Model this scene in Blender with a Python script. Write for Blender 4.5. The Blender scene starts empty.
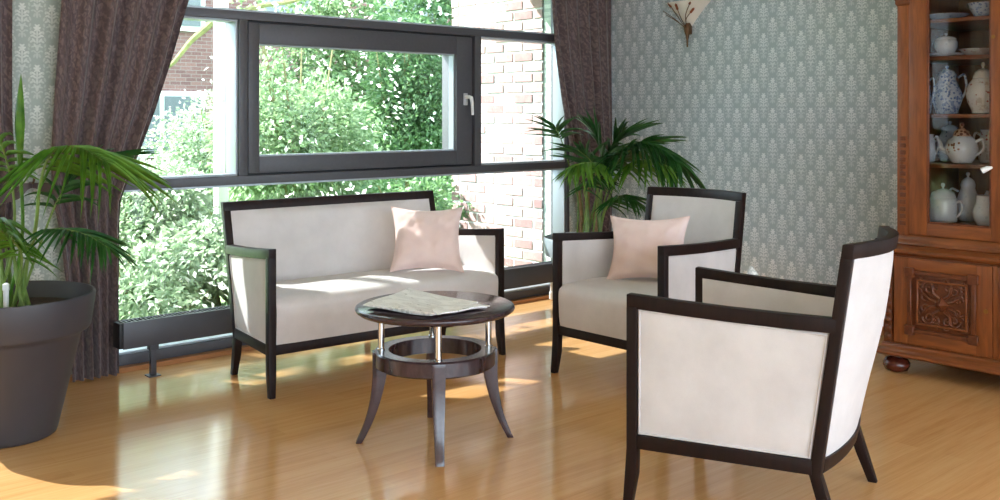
import bpy, bmesh, math, random
from math import sin, cos, pi, radians, sqrt, atan2
from mathutils import Vector, Matrix
random.seed(7)
SC = bpy.context.scene
COL = SC.collection

# ---------------------------------------------------------------- camera
CAM_H = 1.3
YAW = radians(42.07)
CA, SA = cos(YAW), sin(YAW)
HORIZON = 115.5
cam_data = bpy.data.cameras.new('camera')
cam = bpy.data.objects.new('camera', cam_data)
COL.objects.link(cam)
cam.location = (0, 0, CAM_H)
cam.rotation_euler = (pi / 2, 0, -YAW)
cam_data.sensor_width = 36
cam_data.lens = 36.0
cam_data.shift_y = -(250 - HORIZON) / 1000
cam_data.clip_start = 0.02
cam_data.clip_end = 300
SC.camera = cam

# ---------------------------------------------------------------- world, sun, exposure
world = bpy.data.worlds.new('world')
SC.world = world
world.use_nodes = True
wn = world.node_tree.nodes
wn['Background'].inputs['Color'].default_value = (0.72, 0.86, 1.0, 1)
wn['Background'].inputs['Strength'].default_value = 4.3
sun_data = bpy.data.lights.new('sun', 'SUN')
sun_data.energy = 23.0
sun_data.angle = radians(0.6)
sun_data.color = (1.0, 0.98, 0.96)
sun = bpy.data.objects.new('sun', sun_data)
COL.objects.link(sun)
SUN_TO = Vector((-0.50, 1.0, 1.05)).normalized()
sun.rotation_euler = SUN_TO.to_track_quat('Z', 'Y').to_euler()
sun.location = (-4, 12, 14)
SC.view_settings.view_transform = 'Standard'
SC.view_settings.look = 'None'
SC.view_settings.gamma = 1
SC.view_settings.use_curve_mapping = False
SC.view_settings.exposure = 0.82
SC.cycles.max_bounces = 10
SC.cycles.diffuse_bounces = 6
SC.cycles.transparent_max_bounces = 24
SC.cycles.sample_clamp_indirect = 6.0
SC.cycles.caustics_reflective = False
SC.cycles.caustics_refractive = False

# ---------------------------------------------------------------- pixel helpers
def ray(px, py):
    r = (px - 500) / 1000.0
    return Vector((CA * r + SA, -SA * r + CA, (HORIZON - py) / 1000.0))
def on_depth(px, py, d):
    w = ray(px, py)
    return Vector((w.x * d, w.y * d, CAM_H + w.z * d))
def on_y(px, py, Y):
    return on_depth(px, py, Y / ray(px, py).y)
def on_x(px, py, X):
    return on_depth(px, py, X / ray(px, py).x)
def on_z(px, py, z=0.0):
    return on_depth(px, py, (z - CAM_H) / ray(px, py).z)
def u_at(px, Y):
    return on_y(px, 0, Y).x
def v_at(px, X):
    return on_x(px, 0, X).y

# ---------------------------------------------------------------- tags
def tag(o, label=None, cat=None, group=None, kind=None):
    if label: o['label'] = label
    if cat: o['category'] = cat
    if group: o['group'] = group
    if kind: o['kind'] = kind
    return o
def empty(name, loc=(0, 0, 0), rz=0.0, parent=None):
    o = bpy.data.objects.new(name, None)
    COL.objects.link(o)
    o.location = loc
    o.rotation_euler = (0, 0, rz)
    o.empty_display_size = 0.1
    o.parent = parent
    return o

# ---------------------------------------------------------------- mesh builder
class MB:
    def __init__(s):
        s.v = []; s.f = []
    def add(s, vs, fs):
        k = len(s.v)
        s.v += [tuple(p) for p in vs]
        s.f += [tuple(i + k for i in f) for f in fs]
        return s
    def box(s, a, b):
        x0, x1 = sorted((a[0], b[0])); y0, y1 = sorted((a[1], b[1])); z0, z1 = sorted((a[2], b[2]))
        return s.add([(x0, y0, z0), (x1, y0, z0), (x1, y1, z0), (x0, y1, z0), (x0, y0, z1), (x1, y0, z1), (x1, y1, z1), (x0, y1, z1)],
                     [(0, 3, 2, 1), (4, 5, 6, 7), (0, 1, 5, 4), (1, 2, 6, 5), (2, 3, 7, 6), (3, 0, 4, 7)])
    def loft(s, rings, caps=True, close=False):
        n = len(rings[0]); vs = [p for r in rings for p in r]; fs = []
        m = len(rings)
        for i in range(m if close else m - 1):
            j2 = (i + 1) % m
            for j in range(n):
                fs.append((i * n + j, i * n + (j + 1) % n, j2 * n + (j + 1) % n, j2 * n + j))
        if caps and not close:
            fs.append(tuple(range(n - 1, -1, -1)))
            fs.append(tuple((m - 1) * n + j for j in range(n)))
        return s.add(vs, fs)
    def tube(s, path, r, n=8, caps=True, close=False):
        path = [Vector(p) for p in path]
        rings = []
        m = len(path)
        prev = None
        for i, p in enumerate(path):
            if close:
                t = path[(i + 1) % m] - path[i - 1]
            else:
                t = path[min(i + 1, m - 1)] - path[max(i - 1, 0)]
            t = t.normalized() if t.length > 1e-9 else Vector((0, 0, 1))
            if prev is None:
                a = Vector((0, 0, 1)) if abs(t.z) < .9 else Vector((1, 0, 0))
                x = t.cross(a).normalized()
            else:
                x = (prev - t * prev.dot(t)).normalized()
            prev = x
            y = t.cross(x)
            rr = r[i] if isinstance(r, (list, tuple)) else r
            rings.append([p + x * (rr * cos(2 * pi * k / n)) + y * (rr * sin(2 * pi * k / n)) for k in range(n)])
        return s.loft(rings, caps, close)
    def lathe(s, prof, n=32, c=(0, 0, 0), closed=False):
        rings = []
        for r, z in prof:
            r = max(r, 1e-4)
            rings.append([(c[0] + r * cos(2 * pi * k / n), c[1] + r * sin(2 * pi * k / n), c[2] + z) for k in range(n)])
        return s.loft(rings, caps=not closed, close=closed)
    def slab(s, ff, fb, nu, nv):
        def idx(side, i, j): return side * (nu + 1) * (nv + 1) + i * (nv + 1) + j
        vs = []
        for fn in (ff, fb):
            for i in range(nu + 1):
                for j in range(nv + 1):
                    vs.append(fn(i / nu, j / nv))
        fs = []
        for i in range(nu):
            for j in range(nv):
                fs.append((idx(0, i, j), idx(0, i + 1, j), idx(0, i + 1, j + 1), idx(0, i, j + 1)))
                fs.append((idx(1, i, j), idx(1, i, j + 1), idx(1, i + 1, j + 1), idx(1, i + 1, j)))
        for i in range(nu):
            fs.append((idx(0, i, 0), idx(1, i, 0), idx(1, i + 1, 0), idx(0, i + 1, 0)))
            fs.append((idx(0, i, nv), idx(0, i + 1, nv), idx(1, i + 1, nv), idx(1, i, nv)))
        for j in range(nv):
            fs.append((idx(0, 0, j), idx(0, 0, j + 1), idx(1, 0, j + 1), idx(1, 0, j)))
            fs.append((idx(0, nu, j), idx(1, nu, j), idx(1, nu, j + 1), idx(0, nu, j + 1)))
        return s.add(vs, fs)
    def mesh(s, name, mat, smooth=False, bevel=0.0, sharp=40, seg=2):
        me = bpy.data.meshes.new(name)
        me.from_pydata(s.v, [], s.f)
        bm = bmesh.new(); bm.from_mesh(me)
        bmesh.ops.recalc_face_normals(bm, faces=bm.faces)
        if bevel:
            es = [e for e in bm.edges if len(e.link_faces) == 2 and e.calc_face_angle(0) > radians(30)]
            if es:
                bmesh.ops.bevel(bm, geom=es, offset=bevel, segments=seg, profile=.6, affect='EDGES', clamp_overlap=True)
        bm.to_mesh(me); bm.free()
        if mat: me.materials.append(mat)
        if smooth or bevel:
            me.polygons.foreach_set('use_smooth', [True] * len(me.polygons))
            me.set_sharp_from_angle(angle=radians(sharp))
        me.update()
        return me
    def build(s, name, mat, parent=None, loc=None, **kw):
        o = bpy.data.objects.new(name, s.mesh(name, mat, **kw))
        COL.objects.link(o)
        o.parent = parent
        if loc: o.location = loc
        return o
def box(a, b, name, mat, parent=None, bevel=0.0, **kw):
    return MB().box(a, b).build(name, mat, parent, bevel=bevel, **kw)
def lerp(a, b, t): return a + (b - a) * t
def smoothstep(t):
    t = max(0, min(1, t)); return t * t * (3 - 2 * t)
def interp(pts, t):
    if t <= pts[0][0]: return pts[0][1]
    for (a, va), (b, vb) in zip(pts, pts[1:]):
        if t <= b: return lerp(va, vb, (t - a) / (b - a))
    return pts[-1][1]
def catmull(P, n):
    P = [Vector(p) for p in P]
    out = []
    Q = [P[0] * 2 - P[1]] + P + [P[-1] * 2 - P[-2]]
    m = len(P) - 1
    for k in range(n + 1):
        t = k / n * m; i = min(int(t), m - 1); f = t - i
        a, b, c, d = Q[i], Q[i + 1], Q[i + 2], Q[i + 3]
        out.append(.5 * ((2 * b) + (c - a) * f + (2 * a - 5 * b + 4 * c - d) * f * f + (3 * b - a - 3 * c + d) * f ** 3))
    return out

# ---------------------------------------------------------------- materials
def srgb(r, g, b):
    f = lambda c: (c / 255 / 12.92) if c / 255 <= .04045 else ((c / 255 + .055) / 1.055) ** 2.4
    return (f(r), f(g), f(b), 1)
class NT:
    def __init__(s, name):
        s.m = bpy.data.materials.new(name); s.m.use_nodes = True
        s.t = s.m.node_tree; s.n = s.t.nodes; s.l = s.t.links
        s.b = s.n['Principled BSDF']; s.out = s.n['Material Output']
    def node(s, typ, **kw):
        x = s.n.new(typ)
        for k, v in kw.items(): setattr(x, k, v)
        return x
    def put(s, sock, v):
        if isinstance(v, bpy.types.NodeSocket): s.l.new(v, sock)
        else: sock.default_value = v
    def math(s, op, a, b=0.0, c=0.0, clamp=False):
        x = s.node('ShaderNodeMath', operation=op, use_clamp=clamp)
        s.put(x.inputs[0], a); s.put(x.inputs[1], b); s.put(x.inputs[2], c)
        return x.outputs[0]
    def coord(s, kind='Object', scale=(1, 1, 1), rot=(0, 0, 0)):
        if kind == 'World': o = s.node('ShaderNodeNewGeometry').outputs['Position']
        else: o = s.node('ShaderNodeTexCoord').outputs[kind]
        mp = s.node('ShaderNodeMapping'); s.l.new(o, mp.inputs[0])
        mp.inputs['Scale'].default_value = scale; mp.inputs['Rotation'].default_value = rot
        return mp.outputs[0]
    def noise(s, vec, scale=5, detail=3, rough=.5, dist=0):
        x = s.node('ShaderNodeTexNoise'); s.l.new(vec, x.inputs['Vector'])
        x.inputs['Scale'].default_value = scale; x.inputs['Detail'].default_value = detail
        x.inputs['Roughness'].default_value = rough; x.inputs['Distortion'].default_value = dist
        return x.outputs['Fac']
    def ramp(s, fac, stops):
        x = s.node('ShaderNodeValToRGB'); s.l.new(fac, x.inputs[0])
        e = x.color_ramp.elements
        while len(e) < len(stops): e.new(.5)
        for el, (p, c) in zip(e, stops): el.position = p; el.color = c
        return x.outputs['Color']
    def mix(s, fac, a, b, mode='MIX'):
        x = s.node('ShaderNodeMix', data_type='RGBA', blend_type=mode)
        s.put(x.inputs[0], fac); s.put(x.inputs[6], a); s.put(x.inputs[7], b)
        return x.outputs[2]
    def bump(s, h, strength=.2, dist=.01):
        x = s.node('ShaderNodeBump'); s.l.new(h, x.inputs['Height'])
        x.inputs['Strength'].default_value = strength; x.inputs['Distance'].default_value = dist
        s.l.new(x.outputs[0], s.b.inputs['Normal'])
    def set(s, **kw):
        for k, v in kw.items(): s.put(s.b.inputs[k.replace('_', ' ')], v)
        return s
def simple(name, c, rough=.5, metal=0.0, noise=0.0, nscale=20, bump=0.0, **kw):
    t = NT(name)
    t.set(Roughness=rough, Metallic=metal, **kw)
    if noise or bump:
        nz = t.noise(t.coord('Object'), nscale, 4)
        if noise:
            a = tuple(max(0, x * (1 - noise)) for x in c[:3]) + (1,)
            b = tuple(min(1, x * (1 + noise)) for x in c[:3]) + (1,)
            t.set(Base_Color=t.ramp(nz, [(.3, a), (.7, b)]))
        else: t.set(Base_Color=c)
        if bump: t.bump(nz, bump, .004)
    else: t.set(Base_Color=c)
    return t.m
def wood(name, c1, c2, rough=.4, axis_scale=(6, 40, 40), kind='Object', spec=.5, bump=.08):
    t = NT(name)
    nz = t.noise(t.coord(kind, axis_scale), 1.0, 5, .6, .6)
    t.set(Base_Color=t.ramp(nz, [(.3, c1), (.7, c2)]), Roughness=rough)
    t.b.inputs['Specular IOR Level'].default_value = spec
    t.bump(nz, bump, .003)
    return t.m
def make_glass(name, tint=(1, 1, 1, 1), refl=1.0):
    t = NT(name)
    tr = t.node('ShaderNodeBsdfTransparent'); tr.inputs[0].default_value = tint
    gl = t.node('ShaderNodeBsdfGlossy'); gl.inputs['Roughness'].default_value = 0.0
    fr = t.node('ShaderNodeFresnel'); fr.inputs[0].default_value = 1.4
    f = t.math('MULTIPLY', fr.outputs[0], refl)
    mx = t.node('ShaderNodeMixShader'); t.l.new(f, mx.inputs[0]); t.l.new(tr.outputs[0], mx.inputs[1]); t.l.new(gl.outputs[0], mx.inputs[2])
    t.l.new(mx.outputs[0], t.out.inputs[0])
    return t.m

def motif_group():
    g = bpy.data.node_groups.new('damask_motif', 'ShaderNodeTree')
    g.interface.new_socket('x', in_out='INPUT', socket_type='NodeSocketFloat')
    g.interface.new_socket('y', in_out='INPUT', socket_type='NodeSocketFloat')
    g.interface.new_socket('m', in_out='OUTPUT', socket_type='NodeSocketFloat')
    gi = g.nodes.new('NodeGroupInput'); go = g.nodes.new('NodeGroupOutput')
    def m(op, a, b=0.0, c=0.0, clamp=False):
        x = g.nodes.new('ShaderNodeMath'); x.operation = op; x.use_clamp = clamp
        for i, v in enumerate((a, b, c)):
            if isinstance(v, bpy.types.NodeSocket): g.links.new(v, x.inputs[i])
            else: x.inputs[i].default_value = v
        return x.outputs[0]
    X = m('ABSOLUTE', gi.outputs[0]); Y = gi.outputs[1]
    acc = None
    # (cx, cy, a, b, angle, value) in millimetres, mirrored about x = 0
    E = [(0, 62, 7, 10, 0, 1.0), (9, 56, 9, 5, 25, 1.0), (7, 46, 9, 4, -40, 1.0), (6, 68, 8, 4, 55, .95),
         (0, 30, 3.5, 20, 0, .9), (15, 32, 12, 5, 40, .9), (22, 19, 10, 4.5, -20, .85), (12, 15, 11, 4.5, 30, .85),
         (28, 34, 5.5, 8, 15, .65), (0, -2, 5, 18, 0, .75), (15, -4, 13, 5, 50, .75), (25, -9, 10, 5, -35, .65),
         (10, -28, 10, 5, 60, .7), (0, -40, 7, 15, 0, .65), (19, -34, 9, 4, -20, .55), (36, 2, 5, 11, 20, .45),
         (10, -58, 9, 4, 40, .5), (22, -56, 6, 4, -30, .45), (0, -76, 5, 16, 0, .5), (12, -78, 5, 10, 25, .4), (36, -28, 5, 9, -15, .4), (30, 52, 4, 7, 20, .35)]
    for cx, cy, a, b, ang, val in E:
        th = radians(ang); c, s = cos(th), sin(th)
        dx = m('SUBTRACT', X, cx / 1000); dy = m('SUBTRACT', Y, cy / 1000)
        p = m('ADD', m('MULTIPLY', dx, c * 1000 / a), m('MULTIPLY', dy, s * 1000 / a))
        q = m('ADD', m('MULTIPLY', dx, -s * 1000 / b), m('MULTIPLY', dy, c * 1000 / b))
        e = m('ADD', m('MULTIPLY', p, p), m('MULTIPLY', q, q))
        k = m('MULTIPLY', m('SUBTRACT', 1.25, e), 2.2, clamp=True)
        k = m('MULTIPLY', k, val)
        acc = k if acc is None else m('MAXIMUM', acc, k)
    g.links.new(acc, go.inputs[0])
    return g
MOTIF = motif_group()
def wallpaper(name, axis, bg, fg):
    t = NT(name)
    sp = t.node('ShaderNodeSeparateXYZ'); t.l.new(t.node('ShaderNodeNewGeometry').outputs['Position'], sp.inputs[0])
    A = sp.outputs[axis]; Z = sp.outputs[2]
    PW, PH = .137, .196
    res = []
    for off in (0.0, .5):
        fx = t.math('FRACT', t.math('ADD', t.math('DIVIDE', A, PW), 20 + off))
        fy = t.math('FRACT', t.math('ADD', t.math('DIVIDE', Z, PH), 20 + off))
        lx = t.math('MULTIPLY', t.math('SUBTRACT', fx, .5), PW)
        ly = t.math('MULTIPLY', t.math('SUBTRACT', fy, .5), PH)
        gn = t.node('ShaderNodeGroup'); gn.node_tree = MOTIF
        t.l.new(lx, gn.inputs[0]); t.l.new(ly, gn.inputs[1])
        res.append(gn.outputs[0])
    mk = t.math('MAXIMUM', res[0], res[1])
    nz = t.noise(t.coord('World'), 90, 3)
    mk = t.math('MULTIPLY', mk, t.math('ADD', t.math('MULTIPLY', nz, .7), .6), clamp=True)
    t.set(Base_Color=t.mix(mk, bg, fg), Roughness=.6)
    t.b.inputs['Specular IOR Level'].default_value = .3
    return t.m

M = {}
M['paper_right'] = wallpaper('wallpaper_right', 1, srgb(166, 181, 191), srgb(224, 230, 236))
M['paper_window'] = wallpaper('wallpaper_window', 0, srgb(166, 176, 168), srgb(214, 218, 211))
def floor_mat():
    t = NT('floor_wood')
    v = t.coord('World', (1, 1, 1))
    br = t.node('ShaderNodeTexBrick'); t.l.new(v, br.inputs[0])
    br.offset = .37; br.inputs['Scale'].default_value = 1.0
    br.inputs['Brick Width'].default_value = 1.28; br.inputs['Row Height'].default_value = .095
    br.inputs['Mortar Size'].default_value = .0008; br.inputs['Mortar Smooth'].default_value = .3
    br.inputs['Color1'].default_value = (.35, .35, .35, 1); br.inputs['Color2'].default_value = (.65, .65, .65, 1)
    br.inputs['Mortar'].default_value = (.2, .2, .2, 1)
    nz = t.noise(t.coord('World', (1.6, 28, 1)), 1.0, 6, .65, .4)
    nz2 = t.noise(t.coord('World', (5, 130, 1)), 1.0, 4, .6)
    f = t.math('ADD', t.math('MULTIPLY', br.outputs['Color'], .30), t.math('MULTIPLY', nz, .45))
    f = t.math('ADD', f, t.math('MULTIPLY', nz2, .25))
    t.set(Base_Color=t.ramp(f, [(.28, srgb(190, 135, 80)), (.5, srgb(214, 163, 107)), (.75, srgb(229, 185, 131))]))
    t.set(Roughness=t.math('ADD', t.math('MULTIPLY', nz, .06), .11))
    t.b.inputs['Specular IOR Level'].default_value = .8
    return t.m
M['floor'] = floor_mat()
M['espresso'] = wood('espresso_wood', srgb(22, 12, 11), srgb(36, 21, 19), .45, (50, 50, 6), spec=.25, bump=.04)
M['table_wood'] = wood('table_wood', srgb(48, 34, 38), srgb(74, 56, 60), .2, (8, 60, 8), spec=.7, bump=.03)
def fabric(name, c1, c2, rough=.85, sheen=.3, fine=350):
    t = NT(name)
    a = t.noise(t.coord('Object'), 6, 4, .6); b = t.noise(t.coord('Object'), fine, 2)
    f = t.math('ADD', t.math('MULTIPLY', a, .8), t.math('MULTIPLY', b, .2))
    t.set(Base_Color=t.ramp(f, [(.35, c1), (.68, c2)]), Roughness=rough)
    t.b.inputs['Sheen Weight'].default_value = sheen
    t.b.inputs['Specular IOR Level'].default_value = .2
    t.bump(b, .12, .002)
    return t.m
M['cream'] = fabric('cream_suede', srgb(204, 199, 198), srgb(218, 213, 212))
M['pink'] = fabric('pink_cotton', srgb(232, 205, 199), srgb(241, 219, 213), .9)
M['chrome'] = simple('chrome', (.8, .78, .75, 1), .12, 1.0)
M['frame'] = simple('grey_aluminium', srgb(74, 73, 78), .42, 0.0, .06, 60)
M['frame_dark'] = simple('dark_gasket', srgb(22, 22, 26), .5)
M['radiator'] = simple('radiator_enamel', srgb(66, 66, 72), .4, 0, .04, 30)
M['bead'] = simple('pale_aluminium', srgb(176, 184, 192), .35, .2)
M['glass'] = make_glass('window_glass', (.97, 1, .99, 1), .8)
M['cab_glass'] = make_glass('cabinet_glass', (.97, .97, .96, 1), .9)
M['white_wall'] = simple('white_plaster', srgb(225, 222, 216), .8, 0, .02, 4)
M['ceiling'] = simple('ceiling_white', srgb(236, 234, 230), .85, 0, .015, 3)
M['white_plastic'] = simple('white_plastic', srgb(235, 235, 235), .3)
M['handle'] = simple('satin_handle', srgb(205, 206, 210), .3, .3)
M['oak_trim'] = wood('oak_trim', srgb(160, 104, 60), srgb(188, 130, 80), .4, (4, 50, 50), 'World')
M['cab'] = wood('cabinet_walnut', srgb(104, 54, 24), srgb(146, 82, 40), .36, (40, 40, 5), bump=.06)
M['cab_h'] = wood('cabinet_walnut_rail', srgb(104, 54, 24), srgb(148, 84, 42), .34, (5, 40, 40), bump=.06)
M['cab_dark'] = wood('cabinet_carving', srgb(78, 38, 18), srgb(116, 60, 28), .42, (30, 30, 30), bump=.25)
M['cab_in'] = wood('cabinet_interior', srgb(124, 78, 46), srgb(156, 104, 66), .6, (40, 40, 5))
M['bun'] = wood('bun_foot_wood', srgb(62, 26, 18), srgb(92, 40, 26), .25, (20, 20, 20))
M['brass'] = simple('brass', srgb(150, 112, 60), .35, .9)
M['pot'] = simple('anthracite_planter', srgb(60, 58, 63), .5, 0, .05, 12, .02)
M['pot2'] = simple('pale_planter', srgb(150, 160, 168), .4, 0, .04, 12)
M['soil'] = simple('soil', srgb(58, 44, 34), .95, 0, .4, 60, .6)
def leaf_mat(name, c1, c2, trans=.35, rough=.4):
    t = NT(name)
    nz = t.noise(t.coord('World'), 14, 2)
    col = t.ramp(nz, [(.3, c1), (.7, c2)])
    t.set(Base_Color=col, Roughness=rough)
    tl = t.node('ShaderNodeBsdfTranslucent'); t.l.new(col, tl.inputs[0])
    mx = t.node('ShaderNodeMixShader'); mx.inputs[0].default_value = trans
    t.l.new(t.b.outputs[0], mx.inputs[1]); t.l.new(tl.outputs[0], mx.inputs[2]); t.l.new(mx.outputs[0], t.out.inputs[0])
    return t.m
M['palm'] = leaf_mat('palm_leaf', srgb(62, 112, 34), srgb(112, 160, 58))
M['palm_dark'] = leaf_mat('palm_leaf_dark', srgb(26, 74, 34), srgb(56, 112, 48))
M['stem'] = simple('palm_stem', srgb(112, 138, 66), .5, 0, .2, 30)
M['sheath'] = simple('palm_sheath', srgb(140, 112, 78), .8, 0, .3, 40, .3)
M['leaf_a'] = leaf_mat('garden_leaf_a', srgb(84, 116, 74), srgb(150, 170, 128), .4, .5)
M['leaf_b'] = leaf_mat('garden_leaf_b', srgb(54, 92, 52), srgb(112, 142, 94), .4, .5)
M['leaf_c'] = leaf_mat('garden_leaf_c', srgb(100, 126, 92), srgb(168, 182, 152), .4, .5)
M['leaf_w'] = leaf_mat('garden_blossom', srgb(225, 225, 215), srgb(248, 245, 238), .3, .6)
M['bark'] = simple('bark', srgb(120, 116, 78), .9, 0, .3, 20, .4)
M['lawn'] = simple('lawn', srgb(120, 150, 92), .95, 0, .3, 6, .3)
M['paving'] = simple('paving', srgb(150, 152, 154), .9, 0, .08, 3, .1)
def brick_mat(name, a, b, c):
    t = NT(name)
    oi = t.node('ShaderNodeObjectInfo')
    nz = t.noise(t.coord('World'), 16, 5, .65)
    f = t.math('ADD', t.math('MULTIPLY', oi.outputs['Random'], .5), t.math('MULTIPLY', nz, .5))
    t.set(Base_Color=t.ramp(f, [(.25, a), (.5, b), (.75, c)]), Roughness=.9)
    t.bump(nz, .3, .006)
    return t.m
M['brick'] = brick_mat('clinker_brick', srgb(126, 98, 97), srgb(156, 126, 124), srgb(182, 156, 152))
M['mortar'] = simple('mortar', srgb(196, 194, 194), .95, 0, .08, 30)
def far_brick():
    t = NT('far_brick')
    br = t.node('ShaderNodeTexBrick')
    t.l.new(t.coord('Object', (1, 1, 1), (pi / 2, 0, 0)), br.inputs[0])
    br.inputs['Scale'].default_value = 1; br.inputs['Brick Width'].default_value = .22; br.inputs['Row Height'].default_value = .075
    br.inputs['Mortar Size'].default_value = .006
    br.inputs['Color1'].default_value = srgb(108, 74, 72); br.inputs['Color2'].default_value = srgb(130, 94, 90); br.inputs['Mortar'].default_value = srgb(136, 124, 120)
    t.set(Base_Color=br.outputs[0], Roughness=.9)
    return t.m
M['far_brick'] = far_brick()
M['slate'] = simple('far_roof', srgb(150, 140, 140), .8, 0, .1, 3)
def curtain_mat():
    t = NT('brown_damask_curtain')
    sp = t.node('ShaderNodeTexCoord')
    mp = t.node('ShaderNodeMapping'); t.l.new(sp.outputs['UV'], mp.inputs[0])
    n1 = t.noise(mp.outputs[0], 9, 2, .5)
    wv = t.node('ShaderNodeTexWave', wave_type='BANDS', bands_direction='DIAGONAL'); t.l.new(mp.outputs[0], wv.inputs[0])
    wv.inputs['Scale'].default_value = 9; wv.inputs['Distortion'].default_value = 9; wv.inputs['Detail'].default_value = 2; wv.inputs['Detail Scale'].default_value = 2.2
    vo = t.node('ShaderNodeTexVoronoi', feature='DISTANCE_TO_EDGE'); t.l.new(mp.outputs[0], vo.inputs[0]); vo.inputs['Scale'].default_value = 22
    f = t.math('ADD', t.math('MULTIPLY', wv.outputs['Fac'], .5), t.math('MULTIPLY', t.math('GREATER_THAN', vo.outputs[0], .1), .25))
    f = t.math('ADD', f, t.math('MULTIPLY', n1, .3))
    t.set(Base_Color=t.ramp(f, [(.3, srgb(74, 58, 60)), (.55, srgb(88, 71, 72)), (.8, srgb(106, 89, 87))]), Roughness=.62)
    t.b.inputs['Sheen Weight'].default_value = .4
    t.b.inputs['Specular IOR Level'].default_value = .35
    t.bump(f, .15, .003)
    return t.m
M['curtain'] = curtain_mat()
def porcelain(name, base, spot, scale, thr, rough=.12, second=None):
    t = NT(name)
    vo = t.node('ShaderNodeTexVoronoi', feature='F1'); t.l.new(t.coord('Object'), vo.inputs[0]); vo.inputs['Scale'].default_value = scale
    k = t.math('LESS_THAN', vo.outputs['Distance'], thr)
    c = t.mix(k, base, spot)
    if second:
        nz = t.noise(t.coord('Object'), scale * .6, 3, .7)
        c = t.mix(t.math('GREATER_THAN', nz, .58), c, second)
    t.set(Base_Color=c, Roughness=rough)
    return t.m
M['china_blue'] = porcelain('blue_pattern_china', srgb(196, 206, 226), srgb(108, 128, 180), 60, .35, second=srgb(140, 158, 200))
M['china_white'] = porcelain('white_china', srgb(232, 236, 246), srgb(214, 220, 234), 30, .2)
M['china_floral'] = porcelain('floral_china', srgb(226, 222, 222), srgb(176, 92, 84), 38, .22, second=srgb(206, 196, 190))
M['china_dots'] = porcelain('blue_dotted_china', srgb(186, 198, 224), srgb(120, 134, 176), 34, .22)
M['china_brown'] = porcelain('brown_lid_china', srgb(196, 160, 140), srgb(110, 66, 52), 50, .4)
M['spray'] = simple('flower_spray', srgb(150, 96, 66), .3, 0, .4, 120)
def news_mat():
    t = NT('newsprint')
    v = t.coord('Object')
    br = t.node('ShaderNodeTexBrick'); t.l.new(v, br.inputs[0])
    br.inputs['Scale'].default_value = 1; br.inputs['Brick Width'].default_value = .055; br.inputs['Row Height'].default_value = .007
    br.inputs['Mortar Size'].default_value = .0018
    br.inputs['Color1'].default_value = srgb(212, 213, 213); br.inputs['Color2'].default_value = srgb(230, 231, 231); br.inputs['Mortar'].default_value = srgb(246, 247, 247)
    n2 = t.noise(t.coord('Object', (1, 3, 1)), 9, 1)
    c = t.mix(t.math('LESS_THAN', n2, .46), br.outputs[0], srgb(247, 248, 248))
    n3 = t.noise(t.coord('Object', (1, 2.2, 1)), 26, 2)
    c = t.mix(t.math('MULTIPLY', t.math('GREATER_THAN', n3, .70), .7), c, srgb(110, 108, 106))
    t.set(Base_Color=c, Roughness=.8)
    return t.m
M['news'] = news_mat()
M['paper'] = simple('paper_edge', srgb(222, 220, 212), .85, 0, .04, 60)
M['shade'] = simple('frosted_shade', srgb(238, 236, 230), .35)
M['pewter'] = simple('aged_brass', srgb(110, 84, 60), .4, .7)
M['cattail'] = simple('cattail_brown', srgb(128, 66, 34), .6)

# ================================================================ STRUCTURE
XR = 5.66          # right wall
YW = 5.08          # inner face of the window wall
XL, YB = -3.2, -2.6
ZC = 2.85
def structure(o): o['kind'] = 'structure'; return o
structure(box((XL, YB, -.12), (XR, YW + .2, 0), 'floor', M['floor']))
structure(box((XL - .2, YB - .2, ZC), (XR + .3, YW + .3, ZC + .2), 'ceiling', M['ceiling']))
structure(box((XR, YB - .2, -.12), (XR + .3, YW + .3, ZC), 'wall_right', M['paper_right']))
WIN_L, WIN_R, WIN_T = 1.86, 5.27, 2.55
wb = MB()
wb.box((.95, YW, -.12), (WIN_L, YW + .27, ZC)).box((WIN_R, YW, -.12), (XR, YW + .27, ZC))
wb.box((WIN_L, YW, WIN_T), (WIN_R, YW + .27, ZC)).box((-2.2, YW, WIN_T), (.95, YW + .27, ZC)).box((XL, YW, -.12), (-2.2, YW + .27, ZC))
structure(wb.build('wall_window', M['paper_window']))
# the back wall has large glazed openings (out of view)
wk = MB()
wk.box((XL, YB - .2, 2.5), (XR, YB, ZC))
for x in (XL, -.35, 2.5, XR - .15): wk.box((x, YB - .2, -.12), (x + .15, YB, 2.5))
structure(wk.build('wall_back', M['white_wall']))
wl = MB().box((XL - .2, YB, -.12), (XL, YW + .27, ZC))
structure(wl.build('wall_left', M['white_wall']))
structure(box((XR - .018, YB, 0), (XR, YW, .05), 'baseboard_right', M['oak_trim']))
structure(box((WIN_L - .9, YW - .05, 0), (XR - .02, YW, .022), 'trim_1', M['oak_trim']))

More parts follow.
